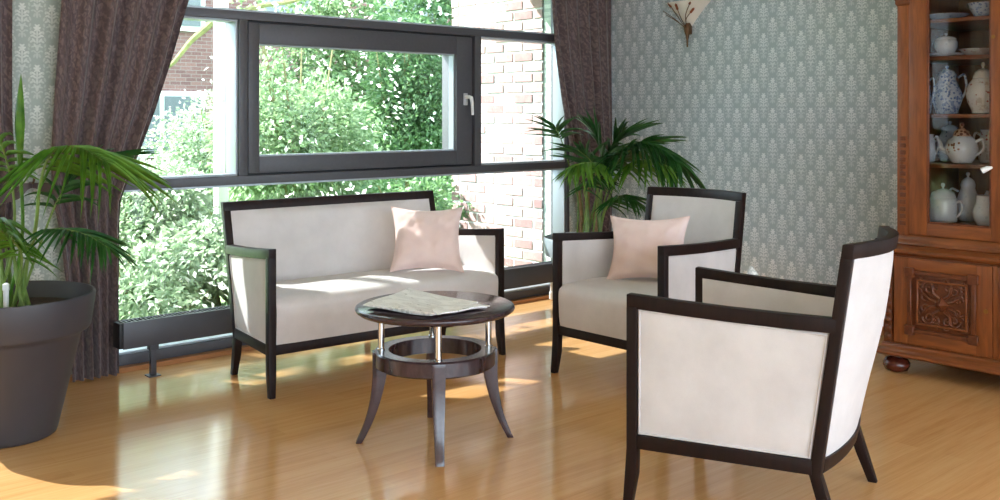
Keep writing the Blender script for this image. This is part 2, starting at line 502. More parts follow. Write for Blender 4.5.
# ---- window
def window_unit():
    W = empty('window_1', (WIN_L, YW, 0)); W['kind'] = 'structure'
    def part(a, b, name, mat, parent=W, bevel=.003):
        o = box((a[0] - WIN_L, a[1] - YW, a[2]), (b[0] - WIN_L, b[1] - YW, b[2]), name, mat, parent, bevel=bevel)
        return o
    Yf, Yg = YW, YW + .13                      # frame face, glass plane
    zt1 = on_y(184, 6.6, Yf).z; zt0 = zt1 - .047     # upper transom
    zl0 = on_y(128, 190.2, Yf).z; zl1 = zl0 + .047   # lower transom
    ml0, ml1 = u_at(239, Yf), u_at(247.5, Yf)
    mr0, mr1 = u_at(474.5, Yf), u_at(481, Yf)
    jr = WIN_R - .045
    Yb = Yg + .035
    part((WIN_L, Yf + .002, .0), (WIN_R, Yb, .075), 'sill_rail', M['frame'])
    part((WIN_L, Yf, zl0), (jr, Yb, zl1), 'transom', M['frame'])
    part((WIN_L, Yf, zt0), (jr, Yb, zt1), 'transom', M['frame'])
    part((WIN_L, Yf, WIN_T - .06), (WIN_R, Yb, WIN_T), 'head_rail', M['frame'])
    part((WIN_L, Yf, .075), (WIN_L + .05, Yb, WIN_T - .06), 'jamb', M['frame'])
    part((jr + .015, Yf - .0, .075), (WIN_R, Yb, WIN_T - .06), 'jamb', M['frame'])
    part((ml0, Yf - .004, zl1), (ml1, Yb, zt0), 'mullion', M['frame'])
    part((mr0, Yf - .004, zl1), (mr1, Yb, zt0), 'mullion', M['frame'])
    def pane(x0, x1, z0, z1, y=Yg):
        part((x0 + .004, y, z0 + .004), (x1 - .004, y + .006, z1 - .004), 'pane', M['glass'], bevel=0)
    def bead(x0, x1, z0, z1):
        g = MB(); q = .012
        for (a, b) in (((x0, z0), (x1, z0 + q)), ((x0, z1 - q), (x1, z1)), ((x0, z0 + q), (x0 + q, z1 - q)), ((x1 - q, z0 + q), (x1, z1 - q))):
            g.box((a[0] - WIN_L, .016, a[1]), (b[0] - WIN_L, Yg - YW, b[1]))
        g.build('glazing_bead', M['bead'], W, bevel=.002)
    zt = WIN_T - .06
    for (x0, x1, z0, z1) in ((WIN_L + .05, jr + .015, .075, zl0), (WIN_L + .05, ml0, zl1, zt0), (mr1, jr + .015, zl1, zt0), (WIN_L + .05, jr + .015, zt1, zt)):
        pane(x0, x1, z0, z1); bead(x0, x1, z0, z1)
    # opening casement
    s0, s1 = ml1 + .012, mr0 - .010
    b0, b1 = zl1 + .012, zt0 - .012
    ys = Yf + .012
    g0, g1 = u_at(259.5, ys), u_at(456.5, ys)
    gz0, gz1 = on_y(259.5, 156.5, ys).z, on_y(259.5, 43.5, ys).z
    S = empty('casement_sash', (s0 - WIN_L, 0, b0), 0, W)
    def sp(a, b, name, mat, bevel=.004):
        return box((a[0] - s0, a[1] - YW, a[2] - b0), (b[0] - s0, b[1] - YW, b[2] - b0), name, mat, S, bevel=bevel)
    sp((s0, ys, b0), (g0, Yb, b1), 'sash_stile', M['frame'])
    sp((g1, ys, b0), (s1, Yb, b1), 'sash_stile', M['frame'])
    sp((g0, ys, b0), (g1, Yb, gz0), 'sash_rail', M['frame'])
    sp((g0, ys, gz1), (g1, Yb, b1), 'sash_rail', M['frame'])
    sp((g0, Yg - .045, gz0), (g1, Yg - .039, gz1), 'pane', M['glass'], 0)
    g = MB(); q = .008
    for (a, b) in (((g0, gz0), (g1, gz0 + q)), ((g0, gz1 - q), (g1, gz1)), ((g0, gz0 + q), (g0 + q, gz1 - q)), ((g1 - q, gz0 + q), (g1, gz1 - q))):
        g.box((a[0] - s0, ys + .022 - YW, a[1] - b0), (b[0] - s0, Yg - .045 - YW, b[1] - b0))
    g.build('glazing_bead', M['bead'], S, bevel=.001, seg=1)
    gk = MB()                                   # black gasket between sash and frame
    for a, b in (((ml1, zl1), (s0, zt0)), ((s1, zl1), (mr0, zt0)), ((s0, zl1), (s1, b0)), ((s0, b1), (s1, zt0))):
        gk.box((a[0] - WIN_L, Yf + .04 - YW, a[1]), (b[0] - WIN_L, Yb - YW, b[1]))
    gk.build('gasket', M['frame_dark'], W)
    hp = on_y(465, 100, ys)
    H = MB().box((hp.x - .016 - s0, ys - .012 - YW, hp.z - .035 - b0), (hp.x + .016 - s0, ys - YW, hp.z + .045 - b0)).build('handle', M['handle'], S, bevel=.005)
    hx, hy, hz = hp.x - s0, ys - YW - .012, hp.z - b0
    MB().tube([(hx, hy, hz + .02), (hx, hy - .03, hz + .02), (hx + .006, hy - .045, hz + .015), (hx + .012, hy - .048, hz - .02), (hx + .016, hy - .048, hz - .10)], [.012, .012, .013, .011, .009], 10).build('handle_lever', M['white_plastic'], S, smooth=True)
window_unit()
# second window, left of the pier (almost wholly outside the frame)
W2 = empty('window_2', (-2.2, YW, 0)); W2['kind'] = 'structure'
for a, b, n in (((0, 0, 0), (3.15, .16, .075), 'sill_rail'), ((0, 0, .95), (3.15, .16, 1.0), 'transom'), ((0, 0, 1.93), (3.15, .16, 1.98), 'transom'),
                ((0, 0, 2.49), (3.15, .16, 2.55), 'head_rail'), ((0, 0, .075), (.05, .16, 2.49), 'jamb'), ((3.1, 0, .075), (3.15, .16, 2.49), 'jamb'),
                ((1.0, 0, 1.0), (1.06, .16, 1.93), 'mullion'), ((2.2, 0, 1.0), (2.26, .16, 1.93), 'mullion')):
    box(a, b, n, M['frame'], W2, bevel=.003)
box((.05, .13, .075), (3.1, .136, 2.49), 'pane', M['glass'], W2)

# ================================================================ OUTSIDE
structure(box((-22, YW + .27, -.35), (26, 45, -.12), 'ground', M['lawn']))
structure(box((-22, -14, -.35), (26, YB, -.13), 'terrace', M['paving']))
structure(box((-22, YB, -.35), (XL, YW + .27, -.13), 'side_path', M['paving']))
# roof overhang above the window front
structure(box((XL - .5, YW + .27, 2.92), (XR + .6, 6.2, 3.12), 'roof_overhang', M['white_wall']))
# garden brick wall beside the window, brick by brick
XBK = 5.255
bw = empty('brick_wall', (XBK, YW + .27, -.12)); bw['kind'] = 'structure'
BL = 1.045; BHT = 3.0
box((.005, 0, 0), (.30, BL, BHT), 'mortar_core', M['mortar'], bw)
def brick_mesh(l):
    return MB().box((0, 0, 0), (.1, l, .066)).mesh('brick', M['brick'], bevel=.004, seg=1)
b_full, b_half = brick_mesh(.205), brick_mesh(.0955)
row = 0; z = .006
while z < BHT - .07:
    y = .0
    first = True
    while y < BL - .05:
        half = (row % 2 == 1 and first) or (BL - y < .2)
        first = False
        o = bpy.data.objects.new('brick', b_half if half else b_full); COL.objects.link(o); o.parent = bw
        o.location = (random.uniform(-.002, .003), y, z)
        y += (.0955 if half else .205) + .0125
    row += 1; z += .0795

# garden foliage
def leaf_cloud(mb, c, rad, n, size, rng, hollow=.55, droop=.3):
    c = Vector(c)
    for _ in range(n):
        d = Vector((rng.gauss(0, 1), rng.gauss(0, 1), rng.gauss(0, 1))).normalized()
        k = lerp(hollow, 1.0, rng.random() ** .6) * (0.86 + .28 * (0.5 + .5 * sin(d.x * 7 + d.z * 9 + c.x * 3) * cos(d.y * 6 - d.z * 5)))
        p = c + Vector((d.x * rad[0], d.y * rad[1], d.z * rad[2])) * k
        if p.z < -.1: continue
        ax = (d + Vector((rng.uniform(-1, 1), rng.uniform(-1, 1), rng.uniform(-1, .6) - droop))).normalized()
        sd = ax.cross(Vector((rng.uniform(-1, 1), rng.uniform(-1, 1), rng.uniform(-1, 1)))).normalized()
        s = size * rng.uniform(.6, 1.3)
        a = p; b = p + ax * s * .5 + sd * s * .27; e = p + ax * s; f = p + ax * s * .5 - sd * s * .27
        nn = ax.cross(sd) * s * .08
        i = len(mb.v)
        mb.v += [tuple(a), tuple(b - nn), tuple(e), tuple(f - nn)]
        mb.f += [(i, i + 1, i + 2), (i, i + 2, i + 3)]
def fast_build(mb, name, mat, parent):
    me = bpy.data.meshes.new(name); me.from_pydata(mb.v, [], mb.f); me.materials.append(mat)
    o = bpy.data.objects.new(name, me); COL.objects.link(o); o.parent = parent
    o['kind'] = 'stuff'
    return o
def shrub(name, px, Y, h, rx, label, mat, n, size, seed, blossom=0, cat='shrub', group=None):
    rng = random.Random(seed)
    x = u_at(px, Y)
    t = empty(name, (x, Y, -.12))
    tag(t, label, cat, group)
    st = MB()
    for k in range(5):
        a = rng.uniform(0, 2 * pi); r = rng.uniform(.2, .6)
        st.tube([(0.05 * cos(a), .05 * sin(a), 0), (r * rx * .5 * cos(a), r * .4 * sin(a), h * .45), (r * rx * cos(a), r * .6 * sin(a), h * .85)], [.022, .014, .006], 5)
    st.build('stem', M['bark'], t)
    mb = MB()
    for k in range(9):
        cx = rng.uniform(-.55, .55) * rx; cz = h * rng.uniform(.22, .74); cy = rng.uniform(-.3, .3)
        leaf_cloud(mb, (cx, cy, cz), (rx * rng.uniform(.38, .6), rng.uniform(.35, .55), h * rng.uniform(.2, .3)), n // 9, size, rng)
    fast_build(mb, 'foliage', mat, t)
    if blossom:
        mb = MB()
        leaf_cloud(mb, (0, -.2, h * .55), (rx * .95, .55, h * .45), blossom, size * .9, rng, .9)
        fast_build(mb, 'blossom', M['leaf_w'], t)
    return t
shrub('leafy_shrub', 300, 8.3, 2.75, 1.0, 'tall bright green shrub with small leaves filling the opening casement view', M['leaf_a'], 13000, .068, 11, 420)
shrub('leafy_shrub', 405, 9.0, 2.7, .85, 'dense mid green shrub growing next to the garden brick wall', M['leaf_b'], 12000, .07, 12, 200)
shrub('leafy_shrub', 430, 11.4, 3.9, 1.3, 'very tall dark green shrub standing behind the dense mid green shrub', M['leaf_b'], 8000, .11, 13)
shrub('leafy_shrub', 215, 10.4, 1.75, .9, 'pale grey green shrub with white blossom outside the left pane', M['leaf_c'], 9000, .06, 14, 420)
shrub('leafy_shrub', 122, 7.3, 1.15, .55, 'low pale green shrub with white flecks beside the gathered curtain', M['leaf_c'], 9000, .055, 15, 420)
shrub('ground_shrub', 225, 6.5, .72, .75, 'knee high light green ground cover bush close to the glass', M['leaf_c'], 6000, .06, 16, 260)
shrub('ground_shrub', 330, 6.6, .85, .8, 'knee high fresh green bush close to the glass behind the sofa', M['leaf_a'], 6000, .06, 17, 160)
shrub('ground_shrub', 130, 6.3, .6, .5, 'small light green bush close to the glass by the radiator end', M['leaf_c'], 4500, .055, 18, 200)
shrub('ground_shrub', 420, 6.9, .95, .6, 'dark green bush rooted at the end of the garden brick wall', M['leaf_b'], 5000, .065, 19)
shrub('leafy_shrub', 335, 15.5, 5.6, 2.3, 'large hazy green shrub rising above the window transom', M['leaf_a'], 9000, .14, 20)
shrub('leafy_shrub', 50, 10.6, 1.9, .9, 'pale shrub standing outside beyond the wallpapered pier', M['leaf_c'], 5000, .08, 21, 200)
# tree with slanting branches, far behind the left pane
tr = empty('garden_tree', (u_at(228, 13.0), 13.0, -.12))
tag(tr, 'slender garden tree with slanting mossy branches beyond the left pane', 'tree')
MB().tube([(0, 0, 0), (.05, 0, 1.5), (-.05, .1, 3.0), (.1, 0, 5.0)], [.14, .12, .10, .06], 8).build('trunk', M['bark'], tr, smooth=True)
p0 = tr.location
def branch(pp, d, r0):
    P = [on_depth(px, py, d) - p0 for px, py in pp]
    MB().tube(catmull(P, 10), [lerp(r0, r0 * .35, i / 10) for i in range(11)], 6).build('branch', M['bark'], tr, smooth=True)
D13 = (Vector((p0.x, p0.y, 0)).dot(Vector((SA, CA, 0))))
branch([(228, 8), (206, 28), (190, 42), (170, 66), (150, 72)], D13, .06)
branch([(228, 20), (260, 6), (290, 2), (320, -8)], D13, .05)
rg = random.Random(5)
mb = MB()
for k in range(12):
    leaf_cloud(mb, (rg.uniform(-2.0, 2.4), rg.uniform(-.8, .8), rg.uniform(3.2, 6.2)), (.9, .8, .6), 620, .12, rg, .3)
fast_build(mb, 'foliage', M['leaf_a'], tr)
# tall tree added out of view to dapple the sun on the sofa
t2 = empty('garden_tree', (.3, 9.4, -.12))
tag(t2, 'tall sparse unseen tree added in the garden to dapple the sun on the sofa', 'tree')
MB().tube([(0, 0, 0), (.04, 0, 2), (-.04, .05, 4), (.05, 0, 6.6)], [.12, .11, .09, .04], 8).build('trunk', M['bark'], t2, smooth=True)
mb = MB()
for k in range(9):
    leaf_cloud(mb, (rg.uniform(-1.0, 1.3), rg.uniform(-.5, .5), rg.uniform(4.6, 5.5)), (.5, .45, .4), 170, .13, rg, .2)
fast_build(mb, 'foliage', M['leaf_a'], t2)
# white downpipe-like lamp post just outside the left pane
pp = on_y(221, 200, 7.45)
post = empty('garden_post', (pp.x, 7.45, -.12))
tag(post, 'white square garden post with a mounted box outside the left pane', 'post')
box((-.045, -.045, 0), (.045, .045, 2.6), 'pole', M['white_plastic'], post, bevel=.006)
box((-.06, -.075, 1.55), (.06, -.045, 1.95), 'mounted_box', M['white_plastic'], post, bevel=.01)
# far brick house
FH = empty('brick_house', (u_at(60, 19), 19, -.12))
tag(FH, 'distant pinkish brick house with pale window bands behind the garden', 'building')
box((-6, 0, 0), (14, 6, 5.2), 'wall', M['far_brick'], FH)
MB().box((-6.4, -.4, 5.2), (14.4, 6.4, 5.5)).build('roof', M['slate'], FH)
M['far_pane'] = simple('far_pane', srgb(110, 116, 122), .1)
for k in range(6):
    for zz in (.6, 3.1):
        f = box((-5 + k * 3, -.06, zz), (-3.2 + k * 3, 0, zz + 1.3), 'window_frame', M['white_plastic'], FH)
        box((-4.9 + k * 3, -.08, zz + .1), (-4.15 + k * 3, -.06, zz + 1.2), 'pane', M['far_pane'], f)
        box((-4.05 + k * 3, -.08, zz + .1), (-3.3 + k * 3, -.06, zz + 1.2), 'pane', M['far_pane'], f)

# ================================================================ SOFA AND ARMCHAIRS
def ring4(x0, x1, y0, y1, z, z2=None):
    z2 = z if z2 is None else z2
    return [(x0, y0, z), (x1, y0, z), (x1, y1, z2), (x0, y1, z2)]
def upholstered(name, Wf, Wb, D, ha, hr, hb, hrail, Dr, Dfoot, curve, seat_z, sfoot=.012, leg_in=.0):
    T = empty(name)
    f, b = Wf / 2, Wb / 2
    P = .036                                       # post depth
    PW = .038                                      # post width
    RT = .046                                      # rail height
    def yb(z):                                     # rear face of the rear post
        return lerp(Dr, D, (z - hrail) / (hb - hrail)) if z > hrail else lerp(Dfoot, Dr, z / hrail)
    def w(y): return lerp(f, b, max(0, min(1, y / Dr)))
    wd = M['espresso']
    for s in (-1, 1):
        # front post and leg in one piece
        rings = [ring4(s * f, s * (f - .028), -sfoot - .002, -sfoot + .028, 0),
                 ring4(s * f, s * (f - .036), -.006, .034, hrail * .55),
                 ring4(s * f, s * (f - PW), 0, P, hrail),
                 ring4(s * f, s * (f - PW), 0, P, ha - RT + .004)]
        MB().loft(rings).build('leg', wd, T, bevel=.003)
        rings = [ring4(s * b, s * (b - .028), Dfoot - .03, Dfoot, 0),
                 ring4(s * b, s * (b - .036), yb(hrail * .55) - .038, yb(hrail * .55), hrail * .55),
                 ring4(s * b, s * (b - PW), Dr - P, Dr, hrail)]
        for zz in (.45, .65, hb - RT + .003):
            rings.append(ring4(s * b, s * (b - PW), yb(zz) - P, yb(zz), zz))
        MB().loft(rings).build('leg', wd, T, bevel=.003)
        # arm rail
        ye = yb(hr) - .02
        rings = []
        for k in range(5):
            t = k / 4; y = ye * t; x = w(y); zt = lerp(ha, hr, t) - .006 * sin(pi * t)
            rings.append([(s * x, y, zt - RT), (s * (x - PW), y, zt - RT), (s * (x - PW), y, zt), (s * x, y, zt)])
        MB().loft(rings).build('arm_rail', wd, T, bevel=.004)
        # side rail
        yr = Dr - P + .01
        MB().loft([[(s * w(y), y, hrail), (s * (w(y) - .04), y, hrail), (s * (w(y) - .04), y, hrail + RT), (s * w(y), y, hrail + RT)] for y in (P - .01, yr)]).build('side_rail', wd, T, bevel=.002)
        # upholstered side
        def side(off, bul, s=s):
            def fn(a, c):
                z0 = hrail + RT - .004
                y0 = P - .004
                z1 = lerp(ha, hr, 0.0) - RT + .006
                zt = lerp(z1, hr - RT + .002, a)
                z = lerp(z0, zt, c)
                y1 = yb(z) - P + .004
                y = lerp(y0, y1, a)
                e = (1 - (2 * a - 1) ** 8) * (1 - (2 * c - 1) ** 8)
                return (s * (w(y) - off + bul * e), y, z)
            return fn
        sd = MB().slab(side(.013, .009), side(.040, -.012), 14, 12).build('side_panel', M['cream'], T, smooth=True, sharp=60)
        path = []
        fn = side(.008, .0)
        lo, hi = .018, .982
        for k in range(12): path.append(fn(lerp(lo, hi, k / 12), .022))
        for k in range(12): path.append(fn(hi, lerp(.022, .972, k / 12)))
        for k in range(12): path.append(fn(lerp(hi, lo, k / 12), .972))
        for k in range(12): path.append(fn(lo, lerp(.972, .022, k / 12)))
        MB().tube(path, .0035, 6, close=True).build('piping', M['cream'], sd, smooth=True)
    # front rail
    MB().loft([[(x, .006, hrail), (x, .042, hrail), (x, .042, hrail + RT), (x, .006, hrail + RT)] for x in (-(f - PW + .006), f - PW + .006)]).build('front_rail', wd, T, bevel=.002)
    # curved back pieces
    def cy(x): return curve * (1 - (x / (b - PW * .5)) ** 2)
    N = 16
    xs = [lerp(-(b - PW + .004), b - PW + .004, k / N) for k in range(N + 1)]
    rr = []
    for x in xs:
        y = cy(x)
        rr.append([(x, yb(hrail) - .036 + y * .45, hrail), (x, yb(hrail) - .002 + y * .45, hrail), (x, yb(hrail + RT) - .002 + y * .5, hrail + RT), (x, yb(hrail + RT) - .036 + y * .5, hrail + RT)])
    MB().loft(rr).build('back_rail', wd, T, bevel=.002)
    rr = []
    xt = [lerp(-b, b, k / N) for k in range(N + 1)]
    for x in xt:
        y = cy(x); y = max(y, 0)
        z0, z1 = hb - RT, hb
        rr.append([(x, yb(z0) - P + y, z0), (x, yb(z0) + y, z0), (x, yb(z1) + y, z1), (x, yb(z1) - P + y, z1)])
    MB().loft(rr).build('top_rail', wd, T, bevel=.004)
    zb0, zb1 = hrail + RT - .004, hb - RT + .004
    def back(front):
        def fn(a, c):
            x = lerp(xs[0], xs[-1], a); z = lerp(zb0, zb1, c)
            k = lerp(.5, 1, smoothstep((z - zb0) / .45))
            e = (1 - (2 * a - 1) ** 8) * (1 - (2 * c - 1) ** 8)
            y = yb(z) + cy(x) * k
            return (x, y - .034 - .022 * e, z) if front else (x, y - .010 + .006 * e, z)
        return fn
    bk = MB().slab(back(True), back(False), 20, 14).build('backrest', M['cream'], T, smooth=True, sharp=60)
    # seat block with a softly rounded front edge
    prof = []
    y0, y1 = .004, Dr - .03
    z0, z1 = hrail + RT - .004, seat_z
    R = .055
    prof.append((y0 + .004, z0)); prof.append((y0 - .004, z0 + .05)); prof.append((y0 - .008, z1 - R - .03))
    for k in range(7):
        a = k / 6 * pi / 2
        prof.append((y0 - .008 + R * (1 - cos(a)), z1 - R + R * sin(a)))
    prof += [(lerp(y0, y1, .35), z1 + .010), (lerp(y0, y1, .65), z1 + .008), (y1, z1 - .004), (y1, z0)]
    rings = []
    NX = 14
    for k in range(NX + 1):
        t = k / NX; q = 2 * t - 1
        soft = max(0, (abs(q) - .9) / .1) ** 2 * .006
        rings.append([(q * (w(max(y, 0)) - .041), y + (soft if y < .1 else 0), z - (soft if z > z1 - .02 else 0)) for y, z in prof])
    MB().loft(rings).build('seat', M['cream'], T, smooth=True, sharp=50)
    return T
def place(o, x, y, deg): o.location = (x, y, 0); o.rotation_euler = (0, 0, radians(deg)); return o
def copy_tree(o, parent=None):
    c = o.copy(); COL.objects.link(c); c.parent = parent
    for ch in o.children: copy_tree(ch, c)
    return c
sofa = upholstered('sofa', 1.385, 1.30, .655, .686, .645, .857, .193, .50, .53, .015, .455)
place(sofa, 2.976, 4.07, -3.6)
tag(sofa, 'cream two-seat sofa with dark wooden frame standing in front of the window', 'sofa')
ch1 = upholstered('armchair', .715, .615, .72, .706, .682, .910, .195, .620, .682, .072, .455)
place(ch1, 3.59, 3.225, -90.2)
tag(ch1, 'cream armchair with dark wooden frame beside the corner palm, pink cushion on its seat', 'armchair', 'dark framed cream armchairs')
ch2 = copy_tree(ch1)
place(ch2, 2.883, 2.297, 197.5)
tag(ch2, 'empty cream armchair with dark wooden frame, its back turned to the carved cabinet', 'armchair', 'dark framed cream armchairs')

# cushions
def cushion(label, centre, wdir, hdir, w, h, thick, seed):
    wv = Vector(wdir).normalized(); hv = Vector(hdir); hv = (hv - wv * hv.dot(wv)).normalized(); nv = wv.cross(hv)
    rng = random.Random(seed); ph = [rng.uniform(0, 6) for _ in range(6)]
    def fn(sgn):
        def g(a, c):
            s, t = 2 * a - 1, 2 * c - 1
            e = (1 - s * s) * (1 - t * t)
            x = s * (1 - .15 * (1 - t * t)) * w / 2
            y = t * (1 - .15 * (1 - s * s)) * h / 2
            th = thick / 2 * max(e, 0) ** .42
            wr = .006 * sin(9 * s + 5 * t + ph[0]) * sin(6 * t - 3 * s + ph[1]) + .004 * sin(15 * (s - t) + ph[2]) * (abs(s * t) ** .5)
            return (x, y, sgn * (th + wr * min(1, e * 3)))
        return g
    o = MB().slab(fn(1), fn(-1), 28, 28).build('cushion', M['pink'], None, smooth=True, sharp=100)
    R = Matrix((wv, hv, nv)).transposed().to_4x4()
    o.matrix_world = Matrix.Translation(centre) @ R
    seam = []
    g = fn(0)
    for k in range(20): seam.append(g(k / 20, 0))
    for k in range(20): seam.append(g(1, k / 20))
    for k in range(20): seam.append(g(1 - k / 20, 1))
    for k in range(20): seam.append(g(0, 1 - k / 20))
    MB().tube(seam, .003, 5, close=True).build('seam', M['pink'], o, smooth=True)
    return tag(o, label, 'cushion', 'pale pink cushions')
cushion('pale pink square cushion leaning in the right end of the sofa', on_depth(427, 239, 5.42), (.80, -.58, -.02), (.14, .12, .35), .395, .375, .14, 1)
cushion('pale pink square cushion leaning against the back of the corner armchair', on_depth(648, 248.5, 5.10), (.46, -.87, .03), (.11, .07, .32), .415, .345, .14, 2)

# ================================================================ COFFEE TABLE
tb_r, tb_d = -.26, 4.01
tbx, tby = CA * tb_r + SA * tb_d, -SA * tb_r + CA * tb_d
TB = empty('coffee_table', (tbx, tby, 0), -YAW + radians(7))
tag(TB, 'round dark wooden coffee table with four sabre legs and chrome spacer posts', 'table')
ZT = .543
MB().lathe([(.001, ZT - .03), (.285, ZT - .03), (.305, ZT - .027), (.316, ZT - .019), (.320, ZT - .011), (.317, ZT - .004), (.309, ZT), (.001, ZT)], 72).build('table_top', M['table_wood'], TB, smooth=True, sharp=50)
zr1, zr0 = .367, .303
MB().lathe([(.186, zr0), (.236, zr0), (.242, zr0 + .006), (.242, zr1 - .006), (.236, zr1), (.186, zr1)], 64, closed=True).build('ring', M['table_wood'], TB, smooth=True, sharp=40)
for k in range(4):
    a = -pi / 2 + k * pi / 2
    er, et = Vector((cos(a), sin(a), 0)), Vector((-sin(a), cos(a), 0))
    prof = [(zr1 - .004, .186, .250, .026), (zr0, .190, .250, .026), (.24, .199, .251, .0245), (.16, .220, .261, .022), (.08, .250, .282, .019), (0, .291, .316, .017)]
    zs = catmull([(p[0], p[1], p[2]) for p in prof], 20); ws = catmull([(p[3], 0, 0) for p in prof], 20)
    rings = []
    for q, wv in zip(zs, ws):
        z, ri, ro = q; hw = wv.x
        rings.append([er * ri - et * hw + Vector((0, 0, z)), er * ro - et * hw + Vector((0, 0, z)), er * ro + et * hw + Vector((0, 0, z)), er * ri + et * hw + Vector((0, 0, z))])
    MB().loft(rings).build('leg', M['table_wood'], TB, bevel=.004)
    c = er * .215
    MB().lathe([(.0125, zr1 - .004), (.0125, ZT - .03)], 18, (c.x, c.y, 0)).build('spacer_post', M['chrome'], TB, smooth=True)
    MB().lathe([(.016, zr1), (.016, zr1 + .006), (.0125, zr1 + .008)], 18, (c.x, c.y, 0)).build('collar', M['chrome'], TB, smooth=True)

# newspapers
def newspaper(label, corners, z, th, seed, curl=.01):
    A, B, C, Dc = [on_z(px, py, z) for px, py in corners]   # left, top, right, bottom as seen
    cen = (A + B + C + Dc) / 4
    ux = (C - B).normalized(); ang = atan2(ux.y, ux.x)
    o_pts = [Matrix.Rotation(-ang, 3, 'Z') @ (p - cen) for p in (A, B, C, Dc)]
    rng = random.Random(seed); ph = rng.uniform(0, 6)
    def srf(top):
        def fn(a, c):
            p = o_pts[0].lerp(o_pts[3], a).lerp(o_pts[1].lerp(o_pts[2], a), c)
            wave = .0025 * sin(5 * a + 3 * c + ph) + .002 * sin(9 * c + ph)
            lift = curl * (max(0, a - .6) / .4) ** 2 * (1 - c)
            base = 0.0035 + wave + lift
            return (p.x, p.y, base + (th if top else 0) - (.0 if top else .0))
        return fn
    o = MB().slab(srf(True), srf(False), 14, 14).build('newspaper', M['news'], None, smooth=True, sharp=30)
    o.location = (cen.x, cen.y, z); o.rotation_euler = (0, 0, ang)
    return tag(o, label, 'newspaper', 'newspapers on the coffee table')
n1 = newspaper('folded newspaper lying at the bottom of the pile on the coffee table', [(366, 308), (425, 294), (487, 309), (431, 318)], ZT + .002, .008, 1, .004)
n2 = newspaper('open grey printed newspaper lying on top of the pile', [(363, 306), (410, 291), (478, 305), (434, 316)], ZT + .021, .005, 2, .006)
n3 = newspaper('small folded supplement tucked at the edge of the newspaper pile', [(432, 313), (440, 305), (490, 307), (440, 317)], ZT + .034, .004, 3, .004)

# ================================================================ RADIATOR
RX0, RX1, RY0, RY1, RZ0, RZ1 = 1.895, 5.02, 4.825, 4.915, .162, .292
RD = empty('convector_radiator', (RX0, (RY0 + RY1) / 2, 0))
tag(RD, 'long low anthracite convector radiator on short legs along the window', 'radiator')
hy = (RY1 - RY0) / 2
L = RX1 - RX0
box((0, -hy, RZ0), (L, -hy + .012, RZ1), 'front_panel', M['radiator'], RD, bevel=.003)
box((0, hy - .012, RZ0), (L, hy, RZ1), 'rear_panel', M['radiator'], RD, bevel=.003)
box((.005, -hy + .02, RZ0 + .02), (L - .005, hy - .02, RZ1 - .02), 'core', M['frame_dark'], RD)
box((-.018, -hy + .004, RZ0 + .004), (0, hy - .004, RZ1 - .004), 'end_cap', M['frame_dark'], RD, bevel=.003)
box((L, -hy + .004, RZ0 + .004), (L + .018, hy - .004, RZ1 - .004), 'end_cap', M['frame_dark'], RD, bevel=.003)
slat = MB().box((0, -hy + .012, 0), (.006, hy - .012, .012)).mesh('grille_slat', M['radiator'])
for k in range(int(L / .02)):
    o = bpy.data.objects.new('grille_slat', slat); COL.objects.link(o); o.parent = RD; o.location = (.008 + k * .02, 0, RZ1 - .014)
for x in (2.06 - RX0, 3.35 - RX0, 4.93 - RX0):
    lg = MB().box((x - .014, -.014, .004), (x + .014, .014, RZ0 + .02)).build('leg', M['radiator'], RD, bevel=.003)
    MB().box((x - .03, -.03, 0), (x + .03, .03, .006)).build('foot_plate', M['radiator'], lg)
    MB().box((x - .022, -.022, RZ0 - .03), (x + .022, .022, RZ0 + .002)).build('bracket', M['radiator'], lg, bevel=.003)
vx = u_at(549, 4.9) - RX0
MB().lathe([(.014, .035), (.02, .04), (.02, .085), (.014, .09), (.012, RZ0 + .005)], 16, (vx, 0, 0)).build('valve', M['white_plastic'], RD, smooth=True)
MB().lathe([(.009, 0), (.009, .04)], 12, (vx, 0, 0)).build('pipe', M['chrome'], RD, smooth=True)

# ================================================================ CURTAINS
def curtain(name, label, edges, Y, z_top, folds, amp, seed, group, hang=None):
    """edges: list of (z, u_left, u_right) from top to floor; hand-gathered fabric with vertical folds."""
    rng = random.Random(seed)
    ph = [rng.uniform(0, 6) for _ in range(5)]
    el = [(-z, a) for z, a, b in edges]; er = [(-z, b) for z, a, b in edges]
    width0 = edges[0][2] - edges[0][1]
    NU, NV = folds * 8, 46
    def srf(off):
        def fn(a, c):
            z = lerp(z_top, .012, c)
            ul, ur = interp(el, -z), interp(er, -z)
            aa = a + .012 * sin(6 * c + ph[1])
            fold = sin(2 * pi * folds * (a + .015 * sin(5 * a + ph[0])) + .5 * sin(4 * c + ph[2]))
            fold = fold * (1 - .25 * fold * fold) * (.75 + .35 * sin(11 * a + ph[3]))
            sq = (ur - ul) / width0
            am = amp * (.75 + .35 * min(1.3, 1 / max(sq, .4)))
            y = Y - am * fold + off + .01 * sin(7 * c + ph[4])
            return (lerp(ul, ur, a), y, z)
        return fn
    o = MB().slab(srf(-.003), srf(.003), NU, NV).build(name, M['curtain'], None, smooth=True, sharp=80)
    me = o.data
    uv = me.uv_layers.new(name='UVMap')
    n = (NU + 1) * (NV + 1)
    for lp in me.loops:
        k = lp.vertex_index % n
        uv.data[lp.index].uv = ((k // (NV + 1)) / NU * width0 * 1.7, -(k % (NV + 1)) / NV * z_top)
    x0, y0 = edges[-1][1], Y
    for v in me.vertices: v.co.x -= x0; v.co.y -= y0
    o.location = (x0, y0, 0)
    return tag(o, label, 'curtain', group)
YC = 4.99
def ue(px, py): return on_y(px, py, YC)
def edge_list(rows):
    out = []
    for py, a, b in rows:
        A, B = ue(a, py), ue(b, py)
        out.append(((A.z + B.z) / 2, A.x, B.x))
    return out
EL = edge_list([(0, 61, 187), (60, 57, 172), (110, 54, 157), (150, 52, 143), (180, 52, 131), (205, 55, 122), (230, 60, 121), (300, 68, 119), (372, 71, 118)])
